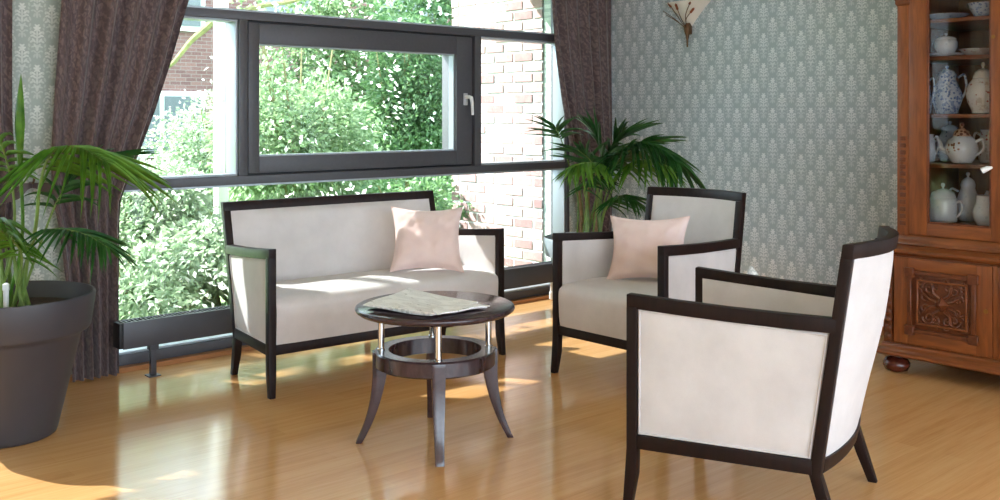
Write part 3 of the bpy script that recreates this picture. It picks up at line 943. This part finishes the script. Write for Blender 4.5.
EL = [(2.66, EL[0][1] + .02, EL[0][2] + .30), (2.3, EL[0][1] + .01, EL[0][2] + .14)] + EL
curtain('curtain', 'brown damask curtain gathered back beside the wallpapered pier, behind the large planter', EL, YC, 2.64, 6, .040, 3, 'brown damask curtains')
ER = edge_list([(0, 551, 612), (30, 553, 612), (60, 556, 612), (100, 561, 612), (140, 568, 612), (180, 577, 612), (215, 582, 612), (300, 580, 611)])
ER = [(2.66, ER[0][1] - .03, XR - .03)] + [(z, a, min(b, XR - .03)) for z, a, b in ER]
curtain('curtain', 'brown damask curtain hanging in the corner behind the palm', ER, YC, 2.64, 6, .032, 4, 'brown damask curtains')
u12 = u_at(12, YC)
EF = [(2.66, u12 - .75, u12 + .0), (1.8, u12 - .65, u12), (1.3, u12 - .5, u12), (.98, u12 - .36, u12 + .015), (.6, u12 - .34, u12 - .02), (0, u12 - .36, u12 - .03)]
curtain('curtain', 'brown damask curtain at the far side of the wallpapered pier, held by a short tieback', EF, YC, 2.64, 8, .034, 5, 'brown damask curtains')
# tiebacks hooked to the pier
hook = on_y(32, 183, YW - .03)
def tieback(label, xa, xb, zb):
    pts = []
    for k in range(14):
        t = k / 13
        x = lerp(hook.x, xb, t)
        z = lerp(hook.z - .012, zb, smoothstep(t))
        y = lerp(YW - .035, YC - .075, smoothstep(t * 1.6))
        pts.append((x, y, z))
    m = MB().loft([[(x, y - .004, z - lerp(.012, .03, smoothstep(i / 6))), (x, y + .004, z - lerp(.012, .03, smoothstep(i / 6))), (x, y + .004, z + lerp(.012, .03, smoothstep(i / 6))), (x, y - .004, z + lerp(.012, .03, smoothstep(i / 6)))] for i, (x, y, z) in enumerate(pts)])
    o = m.build('curtain_tieback', M['curtain'], None, bevel=.002)
    return tag(o, label, 'tieback', 'curtain tiebacks')
tieback('brown fabric tieback pulling the wide gathered curtain to the pier hook', hook.x, u_at(66, YC), hook.z - .06)
tieback('brown fabric tieback pulling the far curtain to the pier hook', hook.x, u_at(-6, YC), hook.z - .05)
hk = MB().tube([(hook.x, YW, hook.z), (hook.x, YW - .045, hook.z), (hook.x, YW - .06, hook.z + .015), (hook.x, YW - .06, hook.z + .03)], .006, 8).build('curtain_hook', M['pewter'], None, smooth=True)
tag(hk, 'small metal hook on the wallpapered pier holding the tiebacks', 'hook')

# ================================================================ PALMS
def leaflet_mesh(name, mat, droop, n=6, wscale=1.0):
    v, f = [], []
    for i in range(n + 1):
        t = i / n
        hw = .5 * wscale * (min(1, t * 5 + .25) * (1 - t ** 2.2) + .02)
        y = t * (1 - .12 * droop * t); z = -droop * t * t * .55
        v += [(-hw, y, z + .12 * hw), (0, y, z - .0), (hw, y, z + .12 * hw)]
    for i in range(n):
        a = i * 3
        f += [(a, a + 1, a + 4, a + 3), (a + 1, a + 2, a + 5, a + 4)]
    me = bpy.data.meshes.new(name); me.from_pydata(v, [], f); me.materials.append(mat)
    me.polygons.foreach_set('use_smooth', [True] * len(me.polygons))
    return me
LM = {k: [leaflet_mesh('leaflet', M[k], d) for d in (.25, .55, .9, 1.25)] for k in ('palm', 'palm_dark')}
def frond(plant, path, n, length, mat, rng, start=.4, width=.03, droop=1, spread=1.0, r0=.008, gravity=.45, tipfan=True):
    """path: world control points (base to tip); leaflets are children of the frond."""
    o0 = plant.matrix_world.translation if False else Vector(plant.location)
    P = catmull([Vector(p) - o0 for p in path], 30)
    fr = MB().tube(P, [lerp(r0, .0022, i / 30) for i in range(31)], 6).build('frond', M['stem'], plant, smooth=True)
    for k in range(n):
        t = lerp(start, 1.0, (k // 2 + .5 * (k % 2)) / (n / 2))
        t = min(t, .999)
        s = 1 if k % 2 else -1
        i = min(int(t * 30), 29); fpos = P[i].lerp(P[i + 1], t * 30 - i)
        tg = (P[i + 1] - P[i]).normalized()
        side = tg.cross(Vector((0, 0, 1)))
        side = side.normalized() if side.length > .05 else Vector((1, 0, 0))
        q = (t - start) / (1 - start)
        fwd = lerp(.35, 1.5, q ** 1.5)
        d = (side * s * spread + tg * fwd + Vector((rng.uniform(-.12, .12), rng.uniform(-.12, .12), rng.uniform(-.15, .15) - gravity * (1 - .3 * q)))).normalized()
        ln = length * (.55 + .6 * sin(pi * min(1, .18 + q * .72))) * rng.uniform(.88, 1.1) * (.75 if q > .93 else 1)
        up = side.cross(tg) * s
        up = Vector((0, 0, 1)) - d * d.z + tg * .3
        x = d.cross(up).normalized(); z = x.cross(d).normalized()
        wd = width * (.75 + .4 * sin(pi * (.2 + .6 * q)))
        me = LM[mat][min(3, max(0, int(droop + rng.uniform(-.5, 1.2))))]
        lf = bpy.data.objects.new('leaflet', me); COL.objects.link(lf); lf.parent = fr
        Mx = Matrix(((x.x * wd, d.x * ln, z.x * ln, fpos.x), (x.y * wd, d.y * ln, z.y * ln, fpos.y), (x.z * wd, d.z * ln, z.z * ln, fpos.z), (0, 0, 0, 1)))
        lf.matrix_basis = Mx
    return fr
def dpt(px, py, d): return on_depth(px, py, d)
# --- large anthracite planter with palm, left
pc = on_depth(6, 435, 4.07)
planter = empty('planter', (pc.x, pc.y, 0))
tag(planter, 'large tapered anthracite plastic planter standing in front of the curtains', 'planter')
HP = .575
MB().lathe([(.180, 0), (.190, .006), (.195, .02), (.284, .40), (.302, HP - .155), (.316, HP - .15), (.322, HP - .14), (.340, HP - .012), (.338, HP - .002), (.328, HP), (.320, HP - .008), (.300, HP - .15), (.285, HP - .16)], 64).build('pot_body', M['pot'], planter, smooth=True, sharp=50)
MB().lathe([(.001, HP - .072), (.15, HP - .065), (.306, HP - .07), (.306, HP - .10), (.001, HP - .10)], 40).build('soil', M['soil'], planter, smooth=True)
wi = on_depth(6, 306, 4.0)
win = MB().lathe([(.011, 0), (.011, .10), (.013, .102), (.013, .125), (.004, .13)], 14).build('water_gauge', M['white_plastic'], None, smooth=True)
win.location = (wi.x, wi.y, HP - .075)
tag(win, 'small white water level gauge stuck in the soil of the large planter', 'gauge')
palm1 = empty('potted_palm', (pc.x, pc.y, HP - .072))
tag(palm1, 'arching green palm with drooping leaflets growing in the large anthracite planter', 'plant')
rng = random.Random(21)
dp = 4.07
soil1 = lambda dx, dy: Vector((pc.x + dx, pc.y + dy, HP - .075))
frond(palm1, [soil1(.03, .02), dpt(34, 235, 4.03), dpt(40, 185, 3.95), dpt(52, 152, 3.88), dpt(78, 148, 3.78), dpt(108, 164, 3.7)], 36, .36, 'palm', rng, .48, .013, .4, .75, .009, .45)
frond(palm1, [soil1(.05, -.03), dpt(30, 250, 3.98), dpt(44, 232, 3.9), dpt(66, 230, 3.84), dpt(88, 236, 3.8), dpt(108, 248, 3.76)], 34, .20, 'palm_dark', rng, .42, .014, .3, .9, .007, .3)
frond(palm1, [soil1(-.05, .02), dpt(12, 255, 4.0), dpt(0, 222, 3.92), dpt(-20, 216, 3.85), dpt(-45, 235, 3.8)], 30, .27, 'palm', rng, .42, .018, .7, .9, .007, .5)
frond(palm1, [soil1(-.02, .05), dpt(14, 230, 4.12), dpt(10, 175, 4.1), dpt(-6, 132, 4.05), dpt(-40, 110, 4.0)], 30, .28, 'palm', rng, .5, .018, .3, .9, .007, .2)
frond(palm1, [soil1(.06, .05), dpt(40, 245, 4.2), dpt(58, 200, 4.28), dpt(80, 172, 4.34), dpt(108, 158, 4.4)], 32, .30, 'palm_dark', rng, .45, .013, .2, .8, .006, .1)
frond(palm1, [soil1(.0, -.06), dpt(22, 260, 3.9), dpt(10, 238, 3.8), dpt(-10, 226, 3.7)], 22, .2, 'palm', rng, .35, .016, .5, .8, .006, .4)
# unopened spear leaf
sp_pts = catmull([soil1(0, .01), dpt(22, 240, 4.05), dpt(20, 160, 4.02), dpt(20, 110, 4.0), dpt(21, 74, 4.0)], 24)
MB().tube([p - Vector(palm1.location) for p in sp_pts], [.007 if i < 11 else lerp(.008, .019, min(1, (i - 11) / 5)) * (1 - max(0, (i - 15) / 9) ** 1.6) + .0008 for i in range(25)], 6).build('spear_leaf', M['palm'], palm1, smooth=True)
for k in range(6):
    a = k * 1.05; q = soil1(.09 * cos(a), .09 * sin(a)) - Vector(palm1.location)
    MB().tube([q, q * .6 + Vector((0, 0, .14)), q * .4 + Vector((.02 * cos(a * 2), .02 * sin(a * 2), .30))], [.011, .009, .004], 6).build('stalk', M['stem'], palm1, smooth=True)

# --- pale planter with palm behind the corner armchair
qd = 6.42
qc = on_depth(590, 300, qd); qx, qy = qc.x, qc.y
pl2 = empty('planter', (qx, qy, 0))
tag(pl2, 'pale blue grey tapered planter half hidden behind the corner armchair', 'planter')
H2 = .52
MB().lathe([(.18, 0), (.192, .012), (.25, H2 - .12), (.285, H2 - .115), (.298, H2 - .01), (.29, H2), (.278, H2 - .008), (.255, H2 - .12)], 48).build('pot_body', M['pot2'], pl2, smooth=True, sharp=50)
MB().lathe([(.001, H2 - .055), (.264, H2 - .06), (.255, H2 - .09), (.001, H2 - .09)], 32).build('soil', M['soil'], pl2, smooth=True)
palm2 = empty('potted_palm', (qx, qy, H2 - .06))
tag(palm2, 'dark green palm with spreading fronds in the corner behind the armchair', 'plant')
s2 = lambda dx, dy: Vector((qx + dx, qy + dy, H2 - .062))
rng = random.Random(33)
frond(palm2, [s2(-.06, .06), dpt(578, 200, 6.4), dpt(571, 172, 6.38), dpt(563, 145, 6.35), dpt(556, 128, 6.3)], 12, .24, 'palm_dark', rng, .82, .020, .2, 1.0, .006, 0)
frond(palm2, [s2(.03, .02), dpt(600, 195, 6.35), dpt(610, 164, 6.3), dpt(632, 144, 6.2), dpt(658, 148, 6.1), dpt(678, 164, 6.0)], 44, .38, 'palm_dark', rng, .40, .024, .5, .85, .008, .45)
frond(palm2, [s2(-.02, -.03), dpt(598, 200, 6.3), dpt(608, 174, 6.2), dpt(600, 164, 6.1), dpt(584, 163, 6.0), dpt(570, 168, 5.95)], 30, .20, 'palm', rng, .5, .024, .8, .8, .007, .6)
frond(palm2, [s2(0, .05), dpt(602, 190, 6.45), dpt(606, 164, 6.45), dpt(614, 146, 6.45), dpt(622, 136, 6.42)], 30, .36, 'palm_dark', rng, .5, .020, .2, 1.0, .007, 0)
frond(palm2, [s2(.02, .08), dpt(598, 190, 6.5), dpt(602, 165, 6.5), dpt(600, 148, 6.5), dpt(596, 138, 6.5)], 28, .34, 'palm_dark', rng, .5, .020, .2, .9, .006, .0)
frond(palm2, [s2(.06, -.02), dpt(604, 215, 6.2), dpt(612, 202, 6.12), dpt(622, 196, 6.05), dpt(636, 202, 6.0)], 28, .20, 'palm_dark', rng, .4, .020, .5, .9, .006, .4)
frond(palm2, [s2(.08, .05), dpt(612, 190, 6.3), dpt(626, 167, 6.2), dpt(646, 160, 6.05), dpt(668, 166, 5.95)], 30, .25, 'palm', rng, .45, .022, .6, .8, .007, .6)
frond(palm2, [s2(-.08, .0), dpt(586, 205, 6.25), dpt(584, 190, 6.2), dpt(590, 180, 6.15), dpt(606, 180, 6.1)], 20, .18, 'palm_dark', rng, .5, .018, .5, .8, .005, .4)
frond(palm2, [s2(.05, .04), dpt(606, 195, 6.35), dpt(614, 168, 6.3), dpt(628, 152, 6.25), dpt(646, 142, 6.2)], 28, .34, 'palm_dark', rng, .45, .022, .3, .9, .006, .15)
frond(palm2, [s2(-.04, .02), dpt(596, 200, 6.35), dpt(596, 176, 6.3), dpt(590, 160, 6.25), dpt(578, 150, 6.2)], 24, .28, 'palm_dark', rng, .45, .020, .3, .9, .006, .1)
for k in range(7):
    a = k * .9; q = Vector((.07 * cos(a), .07 * sin(a), 0))
    MB().tube([q, q * .8 + Vector((0, 0, .18)), q * 1.1 + Vector((0, 0, .38))], [.02, .014, .006], 6).build('stalk', M['sheath'] if k % 2 else M['stem'], palm2, smooth=True)

# ================================================================ CABINET
CX0, CY0 = 4.87, 2.474
CB = empty('display_cabinet', (CX0, CY0, 0), -pi / 2)
tag(CB, 'antique carved walnut display cabinet with glazed doors and bun feet', 'cabinet')
CW, CD = 1.11, .77
def cbx(x0, y0, z0, x1, y1, z1, name, mat='cab', parent=CB, bevel=.003): return box((x0, y0, z0), (x1, y1, z1), name, M[mat], parent, bevel=bevel)
for x in (.045, CW - .045):
    for y in (.045, CD - .07):
        MB().lathe([(.03, 0), (.055, .008), (.066, .03), (.066, .045), (.052, .066), (.032, .074), (.032, .094)], 28, (x, y, 0)).build('bun_foot', M['bun'], CB, smooth=True, sharp=60)
# plinth moulding (profile swept along the front and both ends)
def moulding(name, prof, mat='cab_h', ins=0.0, y_base=0.0, x0=0.0, x1=CW, depth=CD):
    rings = []
    for (o, z) in prof:
        rings.append([(x0 - o, y_base - o, z), (x1 + o, y_base - o, z), (x1 + o, depth, z), (x0 - o, depth, z)])
    return MB().loft(rings).build(name, M[mat], CB, bevel=.0015, seg=1)
moulding('plinth', [(.03, .09), (.036, .096), (.036, .108), (.026, .114), (.022, .124), (.012, .132), (.006, .142), (.006, .15), (0, .152)])
cbx(0, 0, .15, CW, CD, .60, 'base_case')
moulding('counter', [(.0, .596), (.012, .600), (.016, .608), (.028, .612), (.030, .628), (.024, .632), (-.02, .640)])
for x in (0.0, CW - .055):
    pi_ = cbx(x + .004, -.012, .155, x + .052, .0, .595, 'pilaster', 'cab_dark')
    for k in range(10):
        zc = .185 + k * .041
        MB().lathe([(.001, -.006), (.012, -.004), (.017, 0), (.012, .004), (.001, .006)], 12).build('carved_bead', M['cab_dark'], pi_, loc=(x + .028, -.014, zc), smooth=True).rotation_euler = (pi / 2, 0, 0)
def spiral(mb, c, r, turns, a0, sgn, rad=.006, y=-.004):
    P = []
    for k in range(22):
        t = k / 21; rr = r * (1 - .85 * t); a = a0 + sgn * t * turns * 2 * pi
        P.append((c[0] + rr * cos(a), y - .004 * t, c[1] + rr * sin(a)))
    mb.tube(P, [lerp(rad, rad * .6, k / 21) for k in range(22)], 6)
def base_door(x0, x1, keyside):
    dr = empty('base_door', (x0, 0, .165), 0, CB)
    w, h = x1 - x0, .425
    def b(a, c, name, mat='cab', bev=.003): return box(a, c, name, M[mat], dr, bevel=bev)
    f = .075
    b((.002, -.020, 0), (f, -.0, h), 'stile'); b((w - f, -.020, 0), (w - .002, -.0, h), 'stile')
    b((f, -.020, 0), (w - f, 0, .058), 'rail', 'cab_h'); b((f, -.020, h - .058), (w - f, 0, h), 'rail', 'cab_h')
    cx, cz = w / 2, h / 2
    pw, ph = w / 2 - f, h / 2 - .058
    b((f, -.010, .058), (w - f, -.001, h - .058), 'panel', 'cab_dark')
    # raised frame with stepped corners
    g = MB()
    for s in (-1, 1):
        g.box((cx + s * pw, -.030, cz - ph + .02), (cx + s * (pw - .02), -.012, cz + ph - .02))
        g.box((cx - pw, -.030, cz + s * ph), (cx + pw, -.012, cz + s * (ph - .02)))
        for q in (-1, 1):
            g.box((cx + s * (pw + .012), -.035, cz + q * (ph + .012)), (cx + s * (pw - .034), -.011, cz + q * (ph - .034)))
    g.build('panel_moulding', M['cab_dark'], dr, bevel=.002, seg=1)
    g = MB()
    for s in (-1, 1):
        g.box((cx + s * (pw - .042), -.022, cz - ph + .052), (cx + s * (pw - .052), -.010, cz + ph - .052))
        g.box((cx - pw + .042, -.022, cz + s * (ph - .042)), (cx + pw - .042, -.010, cz + s * (ph - .052)))
    g.build('inner_moulding', M['cab_h'], dr, bevel=.002, seg=1)
    cv = MB()
    for sx in (-1, 1):
        for sz in (-1, 1):
            spiral(cv, (cx + sx * .062, cz + sz * .072), .034, 1.4, 0 if sx > 0 else pi, sx * sz, .0065, -.014)
            spiral(cv, (cx + sx * .030, cz + sz * .084), .022, 1.2, pi / 2, -sx * sz, .0055, -.014)
            spiral(cv, (cx + sx * .082, cz + sz * .030), .024, 1.2, 0, sx * sz, .0055, -.014)
            spiral(cv, (cx + sx * .108, cz + sz * .098), .020, 1.2, pi / 2, sx * sz, .0055, -.014)
            spiral(cv, (cx + sx * .112, cz + sz * .056), .016, 1.1, -pi / 2, -sx * sz, .005, -.014)
            spiral(cv, (cx + sx * .020, cz + sz * .112), .013, 1.1, 0, sx * sz, .0045, -.014)
            cv.tube([(cx + sx * .012, -.012, cz + sz * .03), (cx + sx * .04, -.018, cz + sz * .05), (cx + sx * .05, -.014, cz + sz * .10)], [.008, .009, .003], 6)
            cv.tube([(cx + sx * .03, -.012, cz + sz * .012), (cx + sx * .06, -.018, cz + sz * .02), (cx + sx * .10, -.014, cz + sz * .052)], [.008, .008, .003], 6)
    cv.build('carving', M['cab_dark'], dr, smooth=True)
    MB().add([(cx - .034, -.012, cz), (cx, -.012, cz + .034), (cx + .034, -.012, cz), (cx, -.012, cz - .034), (cx, -.044, cz)], [(0, 1, 4), (1, 2, 4), (2, 3, 4), (3, 0, 4), (0, 3, 2, 1)]).build('diamond_boss', M['cab_dark'], dr)
    kx = w - .03 if keyside > 0 else .03
    MB().lathe([(.002, 0), (.011, 0), (.011, .003), (.002, .004)], 16).build('keyhole_plate', M['brass'], dr, loc=(kx, -.020, cz), smooth=True).rotation_euler = (pi / 2, 0, 0)
    return dr
base_door(.06, CW / 2 - .012, 1); base_door(CW / 2 + .012, CW - .06, -1)
cbx(CW / 2 - .012, -.016, .16, CW / 2 + .012, 0, .595, 'centre_stile')
# upper case
UY = .085; UX0, UX1 = .03, CW - .03; UT = 2.12
moulding('upper_base_moulding', [(.012, .638), (.016, .645), (.016, .655), (.008, .66), (.010, .672), (.004, .68), (0, .694)], y_base=UY, x0=UX0, x1=UX1)
cbx(UX0, UY + .02, .69, UX0 + .022, CD, UT, 'side_board'); cbx(UX1 - .022, UY + .02, .69, UX1, CD, UT, 'side_board')
cbx(UX0 + .022, CD - .015, .69, UX1 - .022, CD, UT, 'back_board', 'cab_in')
cbx(UX0 + .022, UY + .03, .69, UX1 - .022, CD - .015, .752, 'case_bottom', 'cab_in')
cbx(UX0, UY, UT - .03, UX1, CD, UT, 'case_top', 'cab_h')
moulding('cornice', [(0, UT), (.012, UT + .01), (.018, UT + .03), (.04, UT + .05), (.06, UT + .058), (.065, UT + .085), (.03, UT + .10)], y_base=UY, x0=UX0, x1=UX1)
SHELF = [1.058, 1.308, 1.598, 1.786]
for zs in SHELF: cbx(UX0 + .022, UY + .055, zs - .02, UX1 - .022, CD - .016, zs, 'shelf', 'cab_h')
for x in (UX0, UX1 - .062):
    pl = cbx(x, UY - .004, .69, x + .062, UY + .022, UT - .0, 'pilaster')
    for k in range(13):
        MB().box((x + .016, UY - .010, .74 + k * .036), (x + .046, UY - .003, .74 + k * .036 + .022)).build('carved_bead', M['cab_dark'], pl, bevel=.004)
    MB().loft([[(x - o, UY - .004 - o, z), (x + .062 + o, UY - .004 - o, z), (x + .062 + o, UY + .022, z), (x - o, UY + .022, z)] for o, z in ((0, 1.86), (.008, 1.87), (.008, 1.885), (.014, 1.90), (.014, 1.925), (.006, 1.94), (.006, 1.96))]).build('capital', M['cab_dark'], pl, bevel=.002, seg=1)
def glass_door(x0, x1, side):
    d = empty('glass_door', (x0, UY, .696), 0, CB)
    w, h = x1 - x0, UT - .034 - .696
    gl0, gl1 = (.092, w - .055) if side < 0 else (.055, w - .092)
    gz0, gz1 = .062, h - .07
    box((.001, -.006, 0), (gl0, .022, h), 'stile', M['cab'], d, bevel=.004)
    box((gl1, -.006, 0), (w - .001, .022, h), 'stile', M['cab'], d, bevel=.004)
    box((gl0, -.006, 0), (gl1, .022, gz0), 'rail', M['cab_h'], d, bevel=.004)
    box((gl0, -.006, gz1), (gl1, .022, h), 'rail', M['cab_h'], d, bevel=.004)
    box((gl0, .008, gz0), (gl1, .012, gz1), 'pane', M['cab_glass'], d)
    g = MB()
    for a, b in (((gl0, gz0), (gl0 + .010, gz1)), ((gl1 - .010, gz0), (gl1, gz1)), ((gl0 + .01, gz0), (gl1 - .01, gz0 + .010)), ((gl0 + .01, gz1 - .01), (gl1 - .01, gz1))):
        g.box((a[0], -.002, a[1]), (b[0], .008, b[1]))
    g.build('glazing_bead', M['cab_dark'], d, bevel=.002, seg=1)
    kx = gl1 + .012 if side < 0 else gl0 - .012
    MB().lathe([(.002, 0), (.009, 0), (.009, .003), (.002, .004)], 14).build('keyhole_plate', M['brass'], d, loc=(kx, -.006, .98), smooth=True).rotation_euler = (pi / 2, 0, 0)
    if side < 0:
        q = [(gl1 + .005, -.008, .355), (gl1 - .005, -.026, .352), (gl1 - .03, -.034, .338)]
        MB().tube(q, [.007, .012, .014], 10).build('glass_glint', M['white_plastic'], d, smooth=True)  # added white shape standing in for a reflection on the glass
    return d
glass_door(UX0 + .062, CW / 2 - .004, -1); glass_door(CW / 2 + .004, UX1 - .062, 1)

# crockery: local cabinet coordinates -> world
def cab_at(px, z, ly):
    X = CX0 + ly
    return Vector((X, v_at(px, X), z))
def pot(name, label, cat, px, z, ly, prof, mat, handle=None, spout=None, lid=None, lid_mat=None, face=1, group=None, rot=0.0):
    p = cab_at(px, z + .0005, ly)
    t = empty(name, p, -pi / 2 + rot)
    tag(t, label, cat, group)
    MB().lathe(prof, 32).build('body', M[mat], t, smooth=True, sharp=70)
    if handle:
        x0, z0, z1, out, r = handle
        P = catmull([(face * (x0 - .006), 0, z1), (face * (x0 + out * .7), 0, z1 + .012), (face * (x0 + out), 0, lerp(z0, z1, .6)), (face * (x0 + out * .5), 0, lerp(z0, z1, .2)), (face * (x0 - .002), 0, z0)], 16)
        MB().tube(P, r, 8).build('handle', M[mat], t, smooth=True)
    if spout:
        x0, z0, x1, z1 = spout
        P = catmull([(-face * (x0 - .01), 0, z0), (-face * lerp(x0, x1, .55), 0, lerp(z0, z1, .25)), (-face * lerp(x0, x1, .75), 0, lerp(z0, z1, .7)), (-face * x1, 0, z1)], 12)
        MB().tube(P, [lerp(.017, .007, k / 12) for k in range(13)], 8).build('spout', M[mat], t, smooth=True)
    if lid:
        lz, lr, lh = lid
        l = MB().lathe([(lr, lz), (lr * 1.02, lz + .004), (lr * .85, lz + lh * .35), (lr * .4, lz + lh * .55), (.006, lz + lh * .6), (.005, lz + lh * .68), (.011, lz + lh * .82), (.008, lz + lh * .96), (.001, lz + lh)], 24).build('lid', M[lid_mat or mat], t, smooth=True, sharp=60)
    return t
S0 = .7525
G = 'porcelain in the glazed cabinet'
# bottom
pot('lidded_jar', 'white cylindrical lidded porcelain jar standing on the cabinet floor', 'jar', 943, S0, .26, [(.05, 0), (.066, .004), (.068, .02), (.070, .11), (.066, .125), (.06, .128)], 'china_white', handle=(.068, .03, .10, .03, .006), lid=(.127, .062, .075), group=G)
pot('coffee_pot', 'tall white coffee pot with big loop handle behind the cylindrical jar', 'pot', 968, S0, .42, [(.04, 0), (.046, .004), (.06, .05), (.062, .09), (.045, .14), (.034, .17), (.037, .185)], 'china_white', handle=(.055, .05, .15, .045, .006), spout=(.055, .06, .10, .16), lid=(.184, .036, .07), face=-1, group=G)
pot('milk_jug', 'white bellied porcelain jug standing on the cabinet floor beside the tall coffee pot', 'jug', 986, S0, .25, [(.036, 0), (.042, .004), (.058, .04), (.060, .07), (.046, .11), (.042, .14), (.046, .15), (.042, .148)], 'china_white', handle=(.054, .04, .12, .032, .006), group=G, face=1)
# third
pot('teapot', 'white round teapot with a floral spray and a brown patterned lid', 'teapot', 962, SHELF[0], .24, [(.04, 0), (.048, .004), (.052, .012), (.074, .05), (.078, .08), (.068, .115), (.046, .135), (.04, .138)], 'china_white', handle=(.072, .045, .11, .036, .007), spout=(.07, .05, .125, .125), lid=(.137, .042, .07), lid_mat='china_brown', group=G)
pot('coffee_pot', 'pale blue dotted porcelain pot behind the floral teapot', 'pot', 950, SHELF[0], .44, [(.045, 0), (.05, .004), (.068, .05), (.07, .09), (.055, .13), (.042, .155), (.045, .165)], 'china_dots', handle=(.06, .05, .13, .03, .006), lid=(.163, .044, .05), group=G)
pot('jug', 'white jug partly hidden by the right door stile beside the floral teapot', 'jug', 990, SHELF[0], .38, [(.038, 0), (.05, .006), (.06, .06), (.05, .12), (.042, .16), (.046, .17)], 'china_floral', handle=(.052, .05, .14, .03, .006), face=-1, group=G)
pot('jug', 'white jug half hidden by the left door stile next to the blue dotted pot', 'jug', 928, SHELF[0], .28, [(.028, 0), (.034, .006), (.040, .05), (.036, .10), (.028, .135), (.032, .145)], 'china_white', handle=(.036, .04, .12, .022, .005), group=G)
# flowers painted on the teapot body
tpot = [o for o in COL.objects if o.name.startswith('teapot')][0]
for k in range(14):
    a = -pi / 2 + random.gauss(-.12, .22); zz = .078 + random.gauss(0, .016); rr = .0775 - abs(zz - .078) * .18
    fl = MB().lathe([(.001, -.0012), (.006, 0), (.001, .0012)], 7).build('painted_petal', M['spray'], tpot)
    fl.matrix_basis = Matrix.Translation((rr * cos(a), rr * sin(a), zz)) @ Vector((cos(a), sin(a), .1)).to_track_quat('Z', 'Y').to_matrix().to_4x4()

# second
pot('coffee_pot', 'tall blue patterned coffee pot with a looped handle on the middle shelf', 'pot', 947, SHELF[1], .27, [(.045, 0), (.052, .004), (.054, .012), (.074, .07), (.072, .105), (.055, .145), (.042, .175), (.046, .20), (.044, .205), (.04, .203)], 'china_blue', handle=(.062, .06, .185, .036, .006), lid=(.203, .040, .045), group=G)
pot('coffee_pot', 'white pot with scattered red flowers and a domed lid on the middle shelf', 'pot', 983, SHELF[1], .25, [(.045, 0), (.052, .004), (.05, .014), (.072, .06), (.08, .10), (.07, .145), (.05, .17), (.046, .18)], 'china_floral', handle=(.072, .06, .14, .04, .007), lid=(.178, .047, .08), group=G)
pot('jug', 'blue and white jug cut off by the left door stile on the middle shelf', 'jug', 926, SHELF[1], .20, [(.02, 0), (.024, .004), (.030, .05), (.027, .09), (.02, .13), (.023, .145)], 'china_blue', handle=(.022, .05, .17, .022, .005), group=G)
# upper shelves
pot('sugar_bowl', 'small white oval lidded bowl standing on a flat plate', 'bowl', 946, SHELF[2] + .018, .25, [(.03, 0), (.042, .006), (.054, .03), (.056, .055), (.05, .07)], 'china_white', lid=(.07, .05, .035), group=G)
pot('plate', 'flat grey white plate under the small lidded bowl', 'plate', 946, SHELF[2], .25, [(.05, 0), (.06, .003), (.10, .014), (.102, .017), (.06, .007), (.001, .006)], 'china_white', group=G)
pot('plate', 'shallow white scalloped dish lying beside the lidded bowl', 'dish', 977, SHELF[2], .25, [(.04, 0), (.05, .004), (.082, .03), (.085, .034), (.05, .010), (.001, .008)], 'china_floral', group=G)
pot('plate', 'wide pale blue plate on the upper cabinet shelf', 'plate', 947, SHELF[3], .27, [(.05, 0), (.06, .004), (.105, .026), (.108, .030), (.06, .010), (.001, .008)], 'china_dots', group=G)
pot('bowl', 'deep blue patterned bowl at the end of the upper cabinet shelf', 'bowl', 982, SHELF[3], .26, [(.03, 0), (.034, .008), (.06, .05), (.066, .075), (.062, .075), (.05, .045), (.001, .012)], 'china_blue', group=G)

# ================================================================ WALL SCONCE
sc_p = on_x(690, 26, XR)
SN = empty('wall_sconce', (XR, sc_p.y, sc_p.z), -pi / 2)
tag(SN, 'wall sconce with frosted half funnel shade and metal bulrush stems', 'lamp')
# local x right along the wall, y into the wall
N = 20
def shade_pt(r, z, k): a = pi + pi * k / N; return (r * cos(a), r * .72 * sin(a), z)
SH = [(.014, -.005), (.045, .03), (.09, .08), (.14, .13), (.18, .165)]
def sf(off):
    def fn(a, c):
        t = c * (len(SH) - 1); i = min(int(t), len(SH) - 2); r = lerp(SH[i][0], SH[i + 1][0], t - i) - off; z = lerp(SH[i][1], SH[i + 1][1], t - i)
        return shade_pt(max(r, .004), z, a * N)
    return fn
MB().slab(sf(0), sf(.004), 24, 10).build('lamp_shade', M['shade'], SN, smooth=True, sharp=60)
MB().lathe([(.001, -.15), (.006, -.148), (.007, -.10), (.012, -.07), (.022, -.04), (.026, -.015), (.02, .0), (.012, .012)], 16, (0, -.03, 0)).build('bracket', M['pewter'], SN, smooth=True)
box((-.018, -.03, -.06), (.018, 0, .02), 'wall_plate', M['pewter'], SN, bevel=.004)
for (x1, z1, head) in ((-.105, .145, 1), (-.022, .12, 1), (.075, .15, 1), (.085, .09, 1), (-.19, .115, 0), (-.155, .085, 0)):
    P = catmull([(x1 * .08, -.045, -.01), (x1 * .4, -.075 - .02 * (1 - abs(x1) * 4), z1 * .45), (x1, -.125 + abs(x1) * .35, z1)], 10)
    st = MB().tube(P, .0028, 6).build('bulrush_stem', M['pewter'], SN, smooth=True)
    if head:
        d = (P[-1] - P[-3]).normalized(); e = P[-1]
        MB().tube([e - d * .018, e - d * .01, e + d * .022, e + d * .032], [.003, .0085, .0085, .002], 8).build('bulrush_head', M['cattail'], st, smooth=True)
